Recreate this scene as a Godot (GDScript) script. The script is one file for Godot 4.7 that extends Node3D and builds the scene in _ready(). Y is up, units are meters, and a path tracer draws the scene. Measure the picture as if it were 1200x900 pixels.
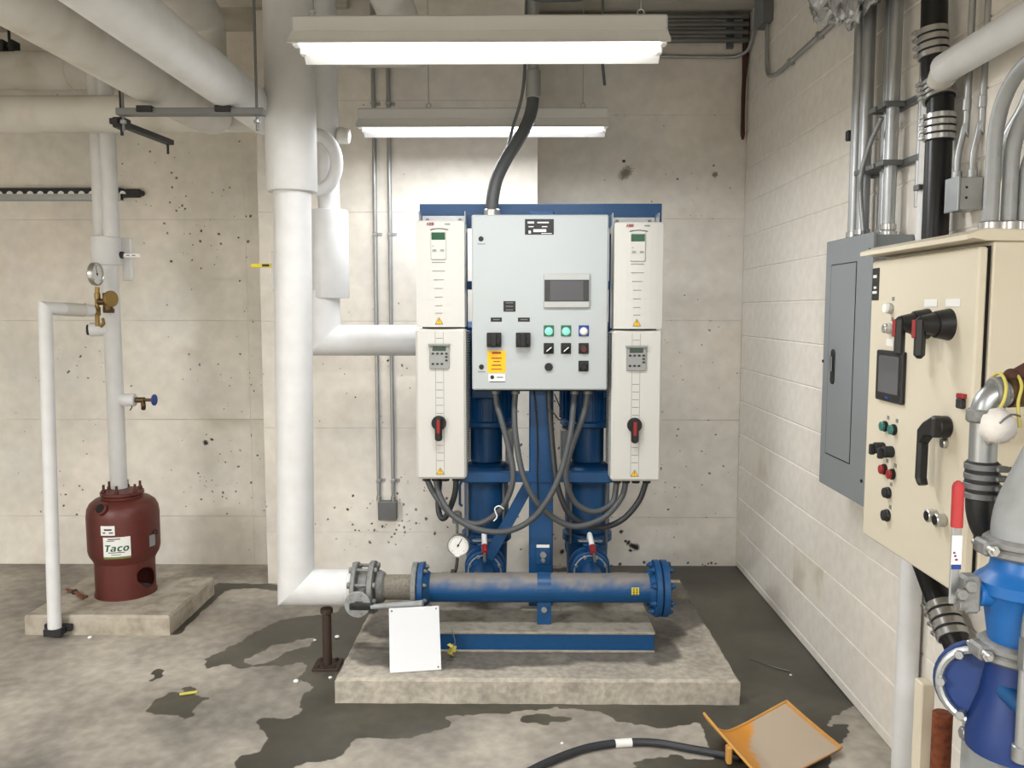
extends Node3D
# A mechanical room: booster pump set on a concrete pad, control cabinets, insulated pipes, an expansion tank.
# x to the viewer's right, y up, z out of the back wall (z = 0) towards the camera; metres.

var M := {}
var taken := {}
var rng := RandomNumberGenerator.new()

# ---------------------------------------------------------------- naming
func numbered(n: String) -> String:
	if not taken.has(n):
		taken[n] = 0
		return n
	taken[n] += 1
	return "%s_%03d" % [n, taken[n]]

func thing(called: String, label: String, category: String, at := Vector3.ZERO, group := "") -> Node3D:
	var o := Node3D.new()
	o.name = numbered(called)
	add_child(o)
	o.position = at
	tag(o, label, category, group)
	return o

func tag(o: Node, label: String, category: String, group := "") -> void:
	o.set_meta("label", label)
	o.set_meta("category", category)
	if group != "":
		o.set_meta("group", group)

func shell(called: String) -> Node3D:
	var o := Node3D.new()
	o.name = called
	add_child(o)
	o.set_meta("kind", "structure")
	return o

func origin_of(n: Node) -> Vector3:
	var p := Vector3.ZERO
	while n != null and n != self:
		if n is Node3D:
			p += (n as Node3D).position
		n = n.get_parent()
	return p

func begin() -> SurfaceTool:
	var st := SurfaceTool.new()
	st.begin(Mesh.PRIMITIVE_TRIANGLES)
	return st

# commits a shape as one named part; world coordinates, whatever the parent's place
func part(called: String, st: SurfaceTool, m: Material, parent: Node) -> MeshInstance3D:
	var mi := MeshInstance3D.new()
	st.set_material(m)
	mi.mesh = st.commit()
	mi.name = called
	parent.add_child(mi, true)
	mi.position = -origin_of(parent)
	if called in TOO_SMALL:
		mi.set_meta("kind", "stuff")
	return mi

# marks and print of a few pixels, joined
const TOO_SMALL := ["print", "groove", "seam", "scale_mark", "door_gap", "warning_mark", "brow", "button", "screw_hole", "knockout", "blue_print", "red_print"]

# each shape of the list its own part of that name
func each(called: String, shapes: Array, m: Material, parent: Node) -> void:
	for q in shapes:
		part(called, q, m, parent)

func one_box(lo: Vector3, hi: Vector3, bev := 0.0) -> SurfaceTool:
	var s := begin()
	box(s, lo, hi, bev)
	return s

func one_cyl(a: Vector3, b: Vector3, r: float, sides := 20, bev := -1.0) -> SurfaceTool:
	var s := begin()
	cyl(s, a, b, r, sides, bev)
	return s

func ring_of_bolts(c: Vector3, axis: Vector3, ring_r: float, count: int, r: float, h: float, turn := 0.0) -> Array:
	var out := []
	for k in count:
		var s := begin()
		var f := along(c, c + axis)
		var a := TAU * k / count + turn
		var q := c + f.basis.x * cos(a) * ring_r + f.basis.z * sin(a) * ring_r
		cyl(s, q, q + axis.normalized() * h, r, 6, 0.001)
		out.append(s)
	return out

# a thing that is one mesh
func single(called: String, st: SurfaceTool, m: Material, label: String, category: String, group := "") -> MeshInstance3D:
	var mi := part(numbered(called), st, m, self)
	tag(mi, label, category, group)
	return mi

# ---------------------------------------------------------------- shapes
func V(x: float, y: float, z: float) -> Vector3:
	return Vector3(x, y, z)

func boxuv(p: Vector3, n: Vector3) -> Vector2:
	var a := n.abs()
	if a.x >= a.y and a.x >= a.z:
		return Vector2(p.z, -p.y)
	if a.y >= a.z:
		return Vector2(p.x, p.z)
	return Vector2(p.x, -p.y)

func tri(st: SurfaceTool, a: Vector3, b: Vector3, c: Vector3, na: Vector3, nb: Vector3, nc: Vector3, ua := Vector2.INF, ub := Vector2.INF, uc := Vector2.INF) -> void:
	var g := (b - a).cross(c - a)
	if g.length_squared() < 1e-16:
		return
	if ua == Vector2.INF:
		ua = boxuv(a, na)
		ub = boxuv(b, nb)
		uc = boxuv(c, nc)
	if g.dot(na + nb + nc) > 0.0:
		var t := b
		b = c
		c = t
		t = nb
		nb = nc
		nc = t
		var u := ub
		ub = uc
		uc = u
	st.set_normal(na); st.set_uv(ua); st.add_vertex(a)
	st.set_normal(nb); st.set_uv(ub); st.add_vertex(b)
	st.set_normal(nc); st.set_uv(uc); st.add_vertex(c)

func quad(st: SurfaceTool, a: Vector3, b: Vector3, c: Vector3, d: Vector3, n: Vector3) -> void:
	tri(st, a, b, c, n, n, n)
	tri(st, a, c, d, n, n, n)

# chamfered box between two corners
func box(st: SurfaceTool, lo: Vector3, hi: Vector3, bev := 0.0, xf := Transform3D.IDENTITY) -> void:
	var c := (lo + hi) * 0.5
	var h := (hi - lo).abs() * 0.5
	bev = minf(bev, minf(h.x, minf(h.y, h.z)) * 0.9)
	var i := h - Vector3.ONE * bev
	var corner := func(ax: int, sx: float, sy: float, sz: float) -> Vector3:
		var p := Vector3(sx * i.x, sy * i.y, sz * i.z)
		var s := Vector3(sx, sy, sz)
		p[ax] = s[ax] * h[ax]
		return xf * (c + p)
	for ax in 3:
		for s in [-1.0, 1.0]:
			var q := []
			for k in [[-1.0, -1.0], [1.0, -1.0], [1.0, 1.0], [-1.0, 1.0]]:
				var v := Vector3.ZERO
				v[ax] = s
				v[(ax + 1) % 3] = k[0]
				v[(ax + 2) % 3] = k[1]
				q.append(corner.call(ax, v.x, v.y, v.z))
			var n := Vector3.ZERO
			n[ax] = s
			quad(st, q[0], q[1], q[2], q[3], (xf.basis * n).normalized())
	if bev <= 0.0:
		return
	for ax in 3:
		var b1 := (ax + 1) % 3
		var b2 := (ax + 2) % 3
		for s1 in [-1.0, 1.0]:
			for s2 in [-1.0, 1.0]:
				var p := Vector3.ZERO
				p[b1] = s1
				p[b2] = s2
				var m := p
				p[ax] = -1.0
				m[ax] = 1.0
				var n := Vector3.ZERO
				n[b1] = s1
				n[b2] = s2
				quad(st, corner.call(b1, p.x, p.y, p.z), corner.call(b1, m.x, m.y, m.z), corner.call(b2, m.x, m.y, m.z), corner.call(b2, p.x, p.y, p.z), (xf.basis * n).normalized())
	for sx in [-1.0, 1.0]:
		for sy in [-1.0, 1.0]:
			for sz in [-1.0, 1.0]:
				var n := (xf.basis * Vector3(sx, sy, sz)).normalized()
				tri(st, corner.call(0, sx, sy, sz), corner.call(1, sx, sy, sz), corner.call(2, sx, sy, sz), n, n, n)

func along(a: Vector3, b: Vector3) -> Transform3D:
	var y := (b - a).normalized()
	var r := Vector3.RIGHT if absf(y.x) < 0.9 else Vector3.FORWARD
	var z := r.cross(y).normalized()
	var x := y.cross(z).normalized()
	return Transform3D(Basis(x, y, z), a)

# profile (radius, height) turned round the local y axis
func lathe(st: SurfaceTool, prof: Array, xf := Transform3D.IDENTITY, sides := 28) -> void:
	var n := prof.size()
	var seg := []
	for k in n - 1:
		var d: Vector2 = prof[k + 1] - prof[k]
		seg.append(Vector2(d.y, -d.x).normalized())
	for k in n - 1:
		var p: Vector2 = prof[k]
		var q: Vector2 = prof[k + 1]
		if p.is_equal_approx(q):
			continue
		var np: Vector2 = seg[k]
		var nq: Vector2 = seg[k]
		if k > 0 and seg[k - 1].dot(seg[k]) > 0.72:
			np = (seg[k - 1] + seg[k]).normalized()
		if k < n - 2 and seg[k + 1].dot(seg[k]) > 0.72:
			nq = (seg[k + 1] + seg[k]).normalized()
		for j in sides:
			var a0 := TAU * j / sides
			var a1 := TAU * (j + 1) / sides
			var d0 := Vector3(cos(a0), 0, sin(a0))
			var d1 := Vector3(cos(a1), 0, sin(a1))
			var P0 := xf * (d0 * p.x + Vector3.UP * p.y)
			var P1 := xf * (d1 * p.x + Vector3.UP * p.y)
			var Q0 := xf * (d0 * q.x + Vector3.UP * q.y)
			var Q1 := xf * (d1 * q.x + Vector3.UP * q.y)
			var n00 := (xf.basis * (d0 * np.x + Vector3.UP * np.y)).normalized()
			var n01 := (xf.basis * (d1 * np.x + Vector3.UP * np.y)).normalized()
			var n10 := (xf.basis * (d0 * nq.x + Vector3.UP * nq.y)).normalized()
			var n11 := (xf.basis * (d1 * nq.x + Vector3.UP * nq.y)).normalized()
			var R := maxf(p.x, q.x)
			var u0 := Vector2(a0 * R, p.y)
			var u1 := Vector2(a1 * R, p.y)
			var u2 := Vector2(a1 * R, q.y)
			var u3 := Vector2(a0 * R, q.y)
			tri(st, P0, P1, Q1, n00, n01, n11, u0, u1, u2)
			tri(st, P0, Q1, Q0, n00, n11, n10, u0, u2, u3)

func cyl(st: SurfaceTool, a: Vector3, b: Vector3, r: float, sides := 20, bev := -1.0) -> void:
	var l := a.distance_to(b)
	if bev < 0.0:
		bev = minf(r * 0.12, l * 0.2)
	lathe(st, [Vector2(0, 0), Vector2(r - bev, 0), Vector2(r, bev), Vector2(r, l - bev), Vector2(r - bev, l), Vector2(0, l)], along(a, b), sides)

func cone(st: SurfaceTool, a: Vector3, b: Vector3, ra: float, rb: float, sides := 20) -> void:
	var l := a.distance_to(b)
	lathe(st, [Vector2(0, 0), Vector2(ra, 0), Vector2(rb, l), Vector2(0, l)], along(a, b), sides)

func ball(st: SurfaceTool, c: Vector3, r: float, squash := 1.0, sides := 18) -> void:
	var p := []
	for k in 11:
		var a := -PI / 2 + PI * k / 10
		p.append(Vector2(cos(a) * r, sin(a) * r * squash))
	lathe(st, p, Transform3D(Basis.IDENTITY, c), sides)

# a round tube along points; corners sharper than 24 degrees are mitred
func tube(st: SurfaceTool, pts: Array, rad, sides := 16, caps := true) -> void:
	var n := pts.size()
	var dirs := []
	for k in n - 1:
		dirs.append((pts[k + 1] - pts[k]).normalized())
	var d0: Vector3 = dirs[0]
	var ref := Vector3.UP if absf(d0.y) < 0.9 else Vector3.RIGHT
	var x := d0.cross(ref).normalized()
	var vlen := 0.0
	for k in n - 1:
		var d: Vector3 = dirs[k]
		if k > 0:
			var pd: Vector3 = dirs[k - 1]
			var axis := pd.cross(d)
			if axis.length() > 1e-5:
				x = x.rotated(axis.normalized(), pd.angle_to(d))
		x = (x - d * x.dot(d)).normalized()
		var y := d.cross(x).normalized()
		var ends := []
		for e in 2:
			var idx := k + e
			var m := d
			var smooth := true
			if idx > 0 and idx < n - 1:
				m = (dirs[idx - 1] + dirs[idx]).normalized()
				smooth = dirs[idx - 1].dot(dirs[idx]) > 0.91
			ends.append([pts[idx], m, smooth])
		var L: float = pts[k].distance_to(pts[k + 1])
		var ra: float = rad[k] if rad is Array else rad
		var rb: float = rad[k + 1] if rad is Array else rad
		var ring := []
		for e in 2:
			var row := []
			var r := ra if e == 0 else rb
			var m: Vector3 = ends[e][1]
			for j in sides + 1:
				var a := TAU * j / sides
				var o := x * cos(a) + y * sin(a)
				var nn := o
				if ends[e][2]:
					nn = (o - m * o.dot(m)).normalized()
				var off := o * r
				off = off - d * (off.dot(m) / d.dot(m))
				row.append([ends[e][0] + off, nn, Vector2(a * ra, vlen + L * e)])
			ring.append(row)
		for j in sides:
			var A: Array = ring[0][j]
			var B: Array = ring[0][j + 1]
			var C: Array = ring[1][j + 1]
			var D: Array = ring[1][j]
			tri(st, A[0], B[0], C[0], A[1], B[1], C[1], A[2], B[2], C[2])
			tri(st, A[0], C[0], D[0], A[1], C[1], D[1], A[2], C[2], D[2])
		if caps and k == 0:
			for j in sides:
				tri(st, pts[0], ring[0][j][0], ring[0][j + 1][0], -d, -d, -d)
		if caps and k == n - 2:
			for j in sides:
				tri(st, pts[n - 1], ring[1][j][0], ring[1][j + 1][0], d, d, d)
		vlen += L

# a smooth curve through the points
func curve(p: Array, per := 8) -> Array:
	var out := []
	for k in p.size() - 1:
		var a: Vector3 = p[maxi(k - 1, 0)]
		var b: Vector3 = p[k]
		var c: Vector3 = p[k + 1]
		var d: Vector3 = p[mini(k + 2, p.size() - 1)]
		for j in per:
			var t := float(j) / per
			out.append(b.cubic_interpolate(c, a, d, t))
	out.append(p[p.size() - 1])
	return out

# corners of a path rounded with radius r
func bent(p: Array, r: float, per := 7) -> Array:
	var out := [p[0]]
	for k in range(1, p.size() - 1):
		var i: Vector3 = (p[k - 1] - p[k]).normalized()
		var o: Vector3 = (p[k + 1] - p[k]).normalized()
		var rr := minf(r, minf(p[k].distance_to(p[k - 1]), p[k].distance_to(p[k + 1])) * 0.49)
		for j in per + 1:
			var t := float(j) / per
			var A: Vector3 = p[k] + i * rr
			var B: Vector3 = p[k] + o * rr
			out.append(A.lerp(p[k], t).lerp(p[k].lerp(B, t), t))
	out.append(p[p.size() - 1])
	return out

func rr(w: float, h: float, r: float, per := 4) -> PackedVector2Array:
	var out := PackedVector2Array()
	for q in 4:
		var c := Vector2((w / 2 - r) * [1, -1, -1, 1][q], (h / 2 - r) * [1, 1, -1, -1][q])
		for j in per + 1:
			out.append(c + Vector2.from_angle(PI / 2 * (q + float(j) / per)) * r)
	return out

# polygon in local xy, from z = 0 to z = depth, front edge chamfered
func prism(st: SurfaceTool, poly: PackedVector2Array, depth: float, xf := Transform3D.IDENTITY, bev := 0.0) -> void:
	var inner := poly
	if bev > 0.0:
		var off := Geometry2D.offset_polygon(poly, -bev, Geometry2D.JOIN_MITER)
		if off.size() == 1 and off[0].size() == poly.size():
			var best := 0
			for k in poly.size():
				if off[0][k].distance_to(poly[0]) < off[0][best].distance_to(poly[0]):
					best = k
			inner = PackedVector2Array()
			var same := Geometry2D.is_polygon_clockwise(off[0]) == Geometry2D.is_polygon_clockwise(poly)
			for k in poly.size():
				inner.append(off[0][posmod(best + (k if same else -k), poly.size())])
		else:
			bev = 0.0
	var zf := xf.basis.z.normalized()
	var t := Geometry2D.triangulate_polygon(inner)
	for k in range(0, t.size(), 3):
		var q := []
		for j in 3:
			q.append(xf * Vector3(inner[t[k + j]].x, inner[t[k + j]].y, depth))
		tri(st, q[0], q[1], q[2], zf, zf, zf)
	t = Geometry2D.triangulate_polygon(poly)
	for k in range(0, t.size(), 3):
		var q := []
		for j in 3:
			q.append(xf * Vector3(poly[t[k + j]].x, poly[t[k + j]].y, 0))
		tri(st, q[0], q[1], q[2], -zf, -zf, -zf)
	var sgn := 1.0 if Geometry2D.is_polygon_clockwise(poly) else -1.0
	for k in poly.size():
		var a := poly[k]
		var b := poly[(k + 1) % poly.size()]
		var e := (b - a).normalized()
		var n2 := Vector2(-e.y, e.x) * sgn
		var n := (xf.basis * Vector3(n2.x, n2.y, 0)).normalized()
		quad(st, xf * Vector3(a.x, a.y, 0), xf * Vector3(b.x, b.y, 0), xf * Vector3(b.x, b.y, depth - bev), xf * Vector3(a.x, a.y, depth - bev), n)
		if bev > 0.0:
			var ia := inner[k]
			var ib := inner[(k + 1) % poly.size()]
			quad(st, xf * Vector3(a.x, a.y, depth - bev), xf * Vector3(b.x, b.y, depth - bev), xf * Vector3(ib.x, ib.y, depth), xf * Vector3(ia.x, ia.y, depth), (n + zf).normalized())

func at(x: float, y: float, z: float) -> Transform3D:
	return Transform3D(Basis.IDENTITY, V(x, y, z))

# local frame on a surface that faces -x (right wall cabinets): local x runs to +z... seen by the viewer, local z = outwards
func face_left(x: float, y: float, z: float) -> Transform3D:
	return Transform3D(Basis(V(0, 0, 1), V(0, 1, 0), V(-1, 0, 0)), V(x, y, z))

func bolts(st: SurfaceTool, c: Vector3, axis: Vector3, ring_r: float, count: int, r: float, h: float, turn := 0.0) -> void:
	var f := along(c, c + axis)
	for k in count:
		var a := TAU * k / count + turn
		var p := c + f.basis.x * cos(a) * ring_r + f.basis.z * sin(a) * ring_r
		cyl(st, p, p + axis.normalized() * h, r, 6, 0.001)

func flange(st: SurfaceTool, c: Vector3, axis: Vector3, r: float, t: float, sides := 36) -> void:
	cyl(st, c, c + axis.normalized() * t, r, sides, 0.003)

func text(parent: Node, words: String, size: float, m: Material, xf: Transform3D, bold := true, called := "lettering") -> MeshInstance3D:
	var tm := TextMesh.new()
	var f := SystemFont.new()
	f.font_names = PackedStringArray(["Droid Sans"])
	f.font_weight = 700 if bold else 400
	tm.font = f
	tm.text = words
	tm.font_size = 32
	tm.pixel_size = size / 24.0
	tm.depth = 0.0008
	tm.material = m
	var mi := MeshInstance3D.new()
	mi.mesh = tm
	mi.name = called
	parent.add_child(mi, true)
	mi.transform = Transform3D(xf.basis, xf.origin - origin_of(parent))
	return mi

# ---------------------------------------------------------------- materials
func mk(col: Color, rough := 0.5, metal := 0.0, nrm: Texture2D = null, nscale := 0.4, per_metre := 4.0, tex: Texture2D = null) -> StandardMaterial3D:
	var m := StandardMaterial3D.new()
	m.albedo_color = col
	m.roughness = rough
	m.metallic = metal
	if nrm:
		m.normal_enabled = true
		m.normal_texture = nrm
		m.normal_scale = nscale
	if tex:
		m.albedo_texture = tex
	if nrm or tex:
		m.uv1_triplanar = true
		m.uv1_scale = Vector3.ONE * per_metre
	return m

func c8(r: int, g: int, b: int) -> Color:
	return Color8(r, g, b)

func noise_tex(freq: float, as_normal: bool, octaves := 4, sd := 1, ramp: Array = [], strength := 4.0, size := 512) -> NoiseTexture2D:
	var n := FastNoiseLite.new()
	n.seed = sd
	n.noise_type = FastNoiseLite.TYPE_SIMPLEX_SMOOTH
	n.frequency = freq
	n.fractal_octaves = octaves
	var t := NoiseTexture2D.new()
	t.width = size
	t.height = size
	t.seamless = true
	t.noise = n
	t.as_normal_map = as_normal
	t.bump_strength = strength
	if ramp.size() > 0:
		var g := Gradient.new()
		g.offsets = PackedFloat32Array([0.0, 1.0])
		g.colors = PackedColorArray([ramp[0], ramp[ramp.size() - 1]])
		for k in range(1, ramp.size() - 1):
			g.add_point(float(k) / (ramp.size() - 1), ramp[k])
		t.color_ramp = g
	return t

func noise_bytes(w: int, h: int, freq: float, octaves: int, sd: int) -> PackedByteArray:
	var n := FastNoiseLite.new()
	n.seed = sd
	n.noise_type = FastNoiseLite.TYPE_SIMPLEX_SMOOTH
	n.frequency = freq
	n.fractal_octaves = octaves
	var im := n.get_image(w, h)
	im.convert(Image.FORMAT_L8)
	return im.get_data()

func materials() -> void:
	var nf := noise_tex(0.06, true, 4, 3, [], 3.0)
	var nr := noise_tex(0.02, true, 5, 5, [], 6.0)
	var grain := noise_tex(0.015, false, 5, 9, [Color(0.74, 0.73, 0.71), Color(0.9, 0.89, 0.87), Color(1, 1, 1), Color(0.9, 0.89, 0.87)])
	var soft := noise_tex(0.008, false, 4, 11, [Color(0.95, 0.947, 0.94), Color(1, 1, 1)])
	var dusty := noise_tex(0.012, false, 5, 13, [Color(0.55, 0.5, 0.42), Color(0.9, 0.86, 0.78), Color(1, 1, 1)])
	var stained := noise_tex(0.006, false, 4, 14, [Color(0.84, 0.82, 0.77), Color(0.97, 0.965, 0.95), Color(1, 1, 1)])
	M.ceiling = mk(c8(200, 196, 188), 0.9, 0, nr, 0.2, 0.6, stained)
	M.block = mk(c8(236, 231, 222), 0.75, 0, nf, 0.12, 3.0, soft)
	M.block_grimy = mk(c8(238, 233, 224), 0.75, 0, nf, 0.12, 0.7, stained)
	M.mortar = mk(c8(170, 165, 155), 0.9)
	M.pad = mk(c8(182, 174, 160), 0.85, 0, nr, 0.35, 1.0, grain)
	M.pump_pad = mk(Color.WHITE, 0.85)
	M.pump_pad.albedo_texture = pad_image()
	M.pump_pad.uv1_scale = Vector3(0.5, 1.0 / 1.6, 1)
	M.pump_pad.uv1_offset = Vector3(0.45, -0.25, 0)
	M.jacket = mk(c8(224, 225, 226), 0.55, 0, nf, 0.03, 2.0, soft)
	M.jacket_old = mk(c8(212, 210, 205), 0.7, 0, nf, 0.04, 1.0, stained)
	M.jacket_plastic = mk(c8(236, 237, 236), 0.35)
	M.blue = mk(c8(8, 72, 122), 0.42, 0, nf, 0.06, 6.0, soft)
	M.blue_bright = mk(c8(20, 96, 166), 0.4, 0, nf, 0.06, 6.0, soft)
	M.blue_pipe = mk(Color.WHITE, 0.5)
	M.blue_pipe.vertex_color_use_as_albedo = true
	M.dust_steel = mk(c8(158, 152, 140), 0.8, 0, nf, 0.1, 1.5, grain)
	M.red_tank = mk(c8(96, 42, 36), 0.45, 0, nf, 0.08, 6.0, soft)
	M.dark_red = mk(c8(84, 40, 34), 0.6)
	M.drive = mk(c8(206, 205, 199), 0.45)
	M.drive_shadow = mk(c8(112, 111, 106), 0.6)
	M.drive_grey = mk(c8(150, 152, 150), 0.5)
	M.lcd = mk(c8(34, 84, 58), 0.25)
	M.lcd_dark = mk(c8(52, 74, 62), 0.25)
	M.cabinet = mk(c8(180, 186, 187), 0.42, 0, nf, 0.05, 6.0)
	M.cream = mk(c8(216, 207, 186), 0.42, 0, nf, 0.05, 6.0)
	M.panel_grey = mk(c8(132, 138, 141), 0.45, 0, nf, 0.05, 6.0)
	M.black = mk(c8(24, 24, 25), 0.45)
	M.rubber = mk(c8(34, 34, 35), 0.7)
	M.gap = mk(c8(18, 18, 18), 0.9)
	M.black_pipe = mk(c8(15, 15, 16), 0.35, 0, nf, 0.1, 6.0)
	M.iron = mk(c8(34, 34, 36), 0.55, 0, nf, 0.2, 6.0)
	M.hose = mk(c8(74, 77, 79), 0.5)
	M.hose_dark = mk(c8(44, 46, 50), 0.45)
	M.cable_grey = mk(c8(98, 101, 103), 0.5)
	M.galv = mk(c8(172, 176, 178), 0.38, 0.85, nf, 0.08, 5.0, soft)
	M.emt = mk(c8(176, 179, 181), 0.42, 0.75, nf, 0.05, 4.0, soft)
	M.bent_grey = mk(c8(158, 161, 162), 0.5, 0.3, nf, 0.05, 4.0, soft)
	M.strut = mk(c8(120, 122, 122), 0.5, 0.6)
	M.steel = mk(c8(190, 190, 188), 0.3, 0.9)
	M.cast = mk(c8(140, 141, 140), 0.55, 0.3, nf, 0.15, 4.0, grain)
	M.grey_paint = mk(c8(156, 160, 163), 0.55, 0.1, nf, 0.06, 3.0, stained)
	M.brass = mk(c8(158, 132, 78), 0.45, 0.7)
	M.bronze = mk(c8(98, 78, 52), 0.45, 0.7)
	M.copper_old = mk(c8(120, 78, 52), 0.55, 0.4)
	M.brown_steel = mk(c8(64, 50, 42), 0.65, 0.2, nf, 0.2, 6.0)
	M.rust = mk(c8(132, 72, 44), 0.85, 0, nf, 0.4, 6.0, dusty)
	M.corroded = mk(c8(74, 44, 34), 0.8)
	M.white = mk(c8(238, 238, 236), 0.4)
	M.sheet = mk(c8(212, 214, 217), 0.35)
	M.paper = mk(c8(232, 232, 228), 0.6)
	M.lamp_body = mk(c8(200, 200, 198), 0.45)
	M.reflector = mk(c8(238, 238, 236), 0.35)
	M.red = mk(c8(150, 30, 32), 0.45)
	M.red_grip = mk(c8(176, 52, 54), 0.5)
	M.yellow = mk(c8(246, 190, 22), 0.5)
	M.yellow_strap = mk(c8(206, 192, 96), 0.6)
	M.yellow_tag = mk(c8(214, 196, 52), 0.5)
	M.green = mk(c8(20, 110, 76), 0.5)
	M.teal = mk(c8(38, 112, 104), 0.4)
	M.blue_print = mk(c8(28, 58, 138), 0.5)
	M.ink = mk(c8(40, 38, 36), 0.6)
	M.grey_ink = mk(c8(128, 128, 128), 0.6)
	M.silver = mk(c8(178, 180, 178), 0.4, 0.3)
	M.screen = mk(c8(82, 82, 86), 0.16)
	M.screen_dark = mk(c8(58, 60, 62), 0.14)
	M.mesh_steel = mk(c8(178, 172, 160), 0.5, 0.55, noise_tex(0.25, true, 1, 21, [], 9.0, 256), 1.0, 9.0, grain)
	M.pliers = mk(c8(112, 66, 44), 0.6)
	M.mask = mk(c8(222, 217, 210), 0.8, 0, nf, 0.25, 8.0)
	M.shovel = mk(Color.WHITE, 0.55)
	M.shovel.vertex_color_use_as_albedo = true
	M.lit_green = mk(c8(120, 240, 190), 0.3)
	M.lit_green.emission_enabled = true
	M.lit_green.emission = c8(90, 235, 170)
	M.lit_green.emission_energy_multiplier = 0.6
	M.wrap = mk(c8(190, 191, 192), 0.12, 0.5, nr, 0.9, 4.0)
	M.tube = StandardMaterial3D.new()
	M.tube.albedo_color = Color(0.95, 0.95, 0.95)
	M.tube.emission_enabled = true
	M.tube.emission = Color(0.99, 0.99, 1.0)
	M.tube.emission_energy_multiplier = TUBE_GLOW
	M.tube.resource_name = "fluorescent_tube"
	M.wall = StandardMaterial3D.new()
	M.wall.albedo_color = c8(245, 239, 228)
	M.wall.albedo_texture = wall_image()
	M.wall.uv1_scale = Vector3(1.0 / WALL_W, 1.0 / WALL_H, 1)
	M.wall.uv1_offset = Vector3(-WALL_X / WALL_W, WALL_TOP / WALL_H, 0)
	M.wall.roughness = 0.8
	M.wall_plain = mk(c8(232, 226, 215), 0.85, 0, nf, 0.3, 3.0, soft)
	var fl := floor_images()
	M.floor = StandardMaterial3D.new()
	M.floor.albedo_texture = fl[0]
	M.floor.roughness_texture = fl[1]
	M.floor.roughness = 1.0
	M.floor.uv1_scale = Vector3(1.0 / FLOOR_W, 1.0 / FLOOR_W, 1)
	M.floor.uv1_offset = Vector3(-FLOOR_X / FLOOR_W, -FLOOR_Z / FLOOR_W, 0)

const TUBE_GLOW := 5.0
const WALL_W := 5.4
const WALL_H := 3.6
const WALL_X := -3.9
const WALL_TOP := 3.5
const FLOOR_W := 5.6
const FLOOR_X := -3.7
const FLOOR_Z := -0.2

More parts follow.
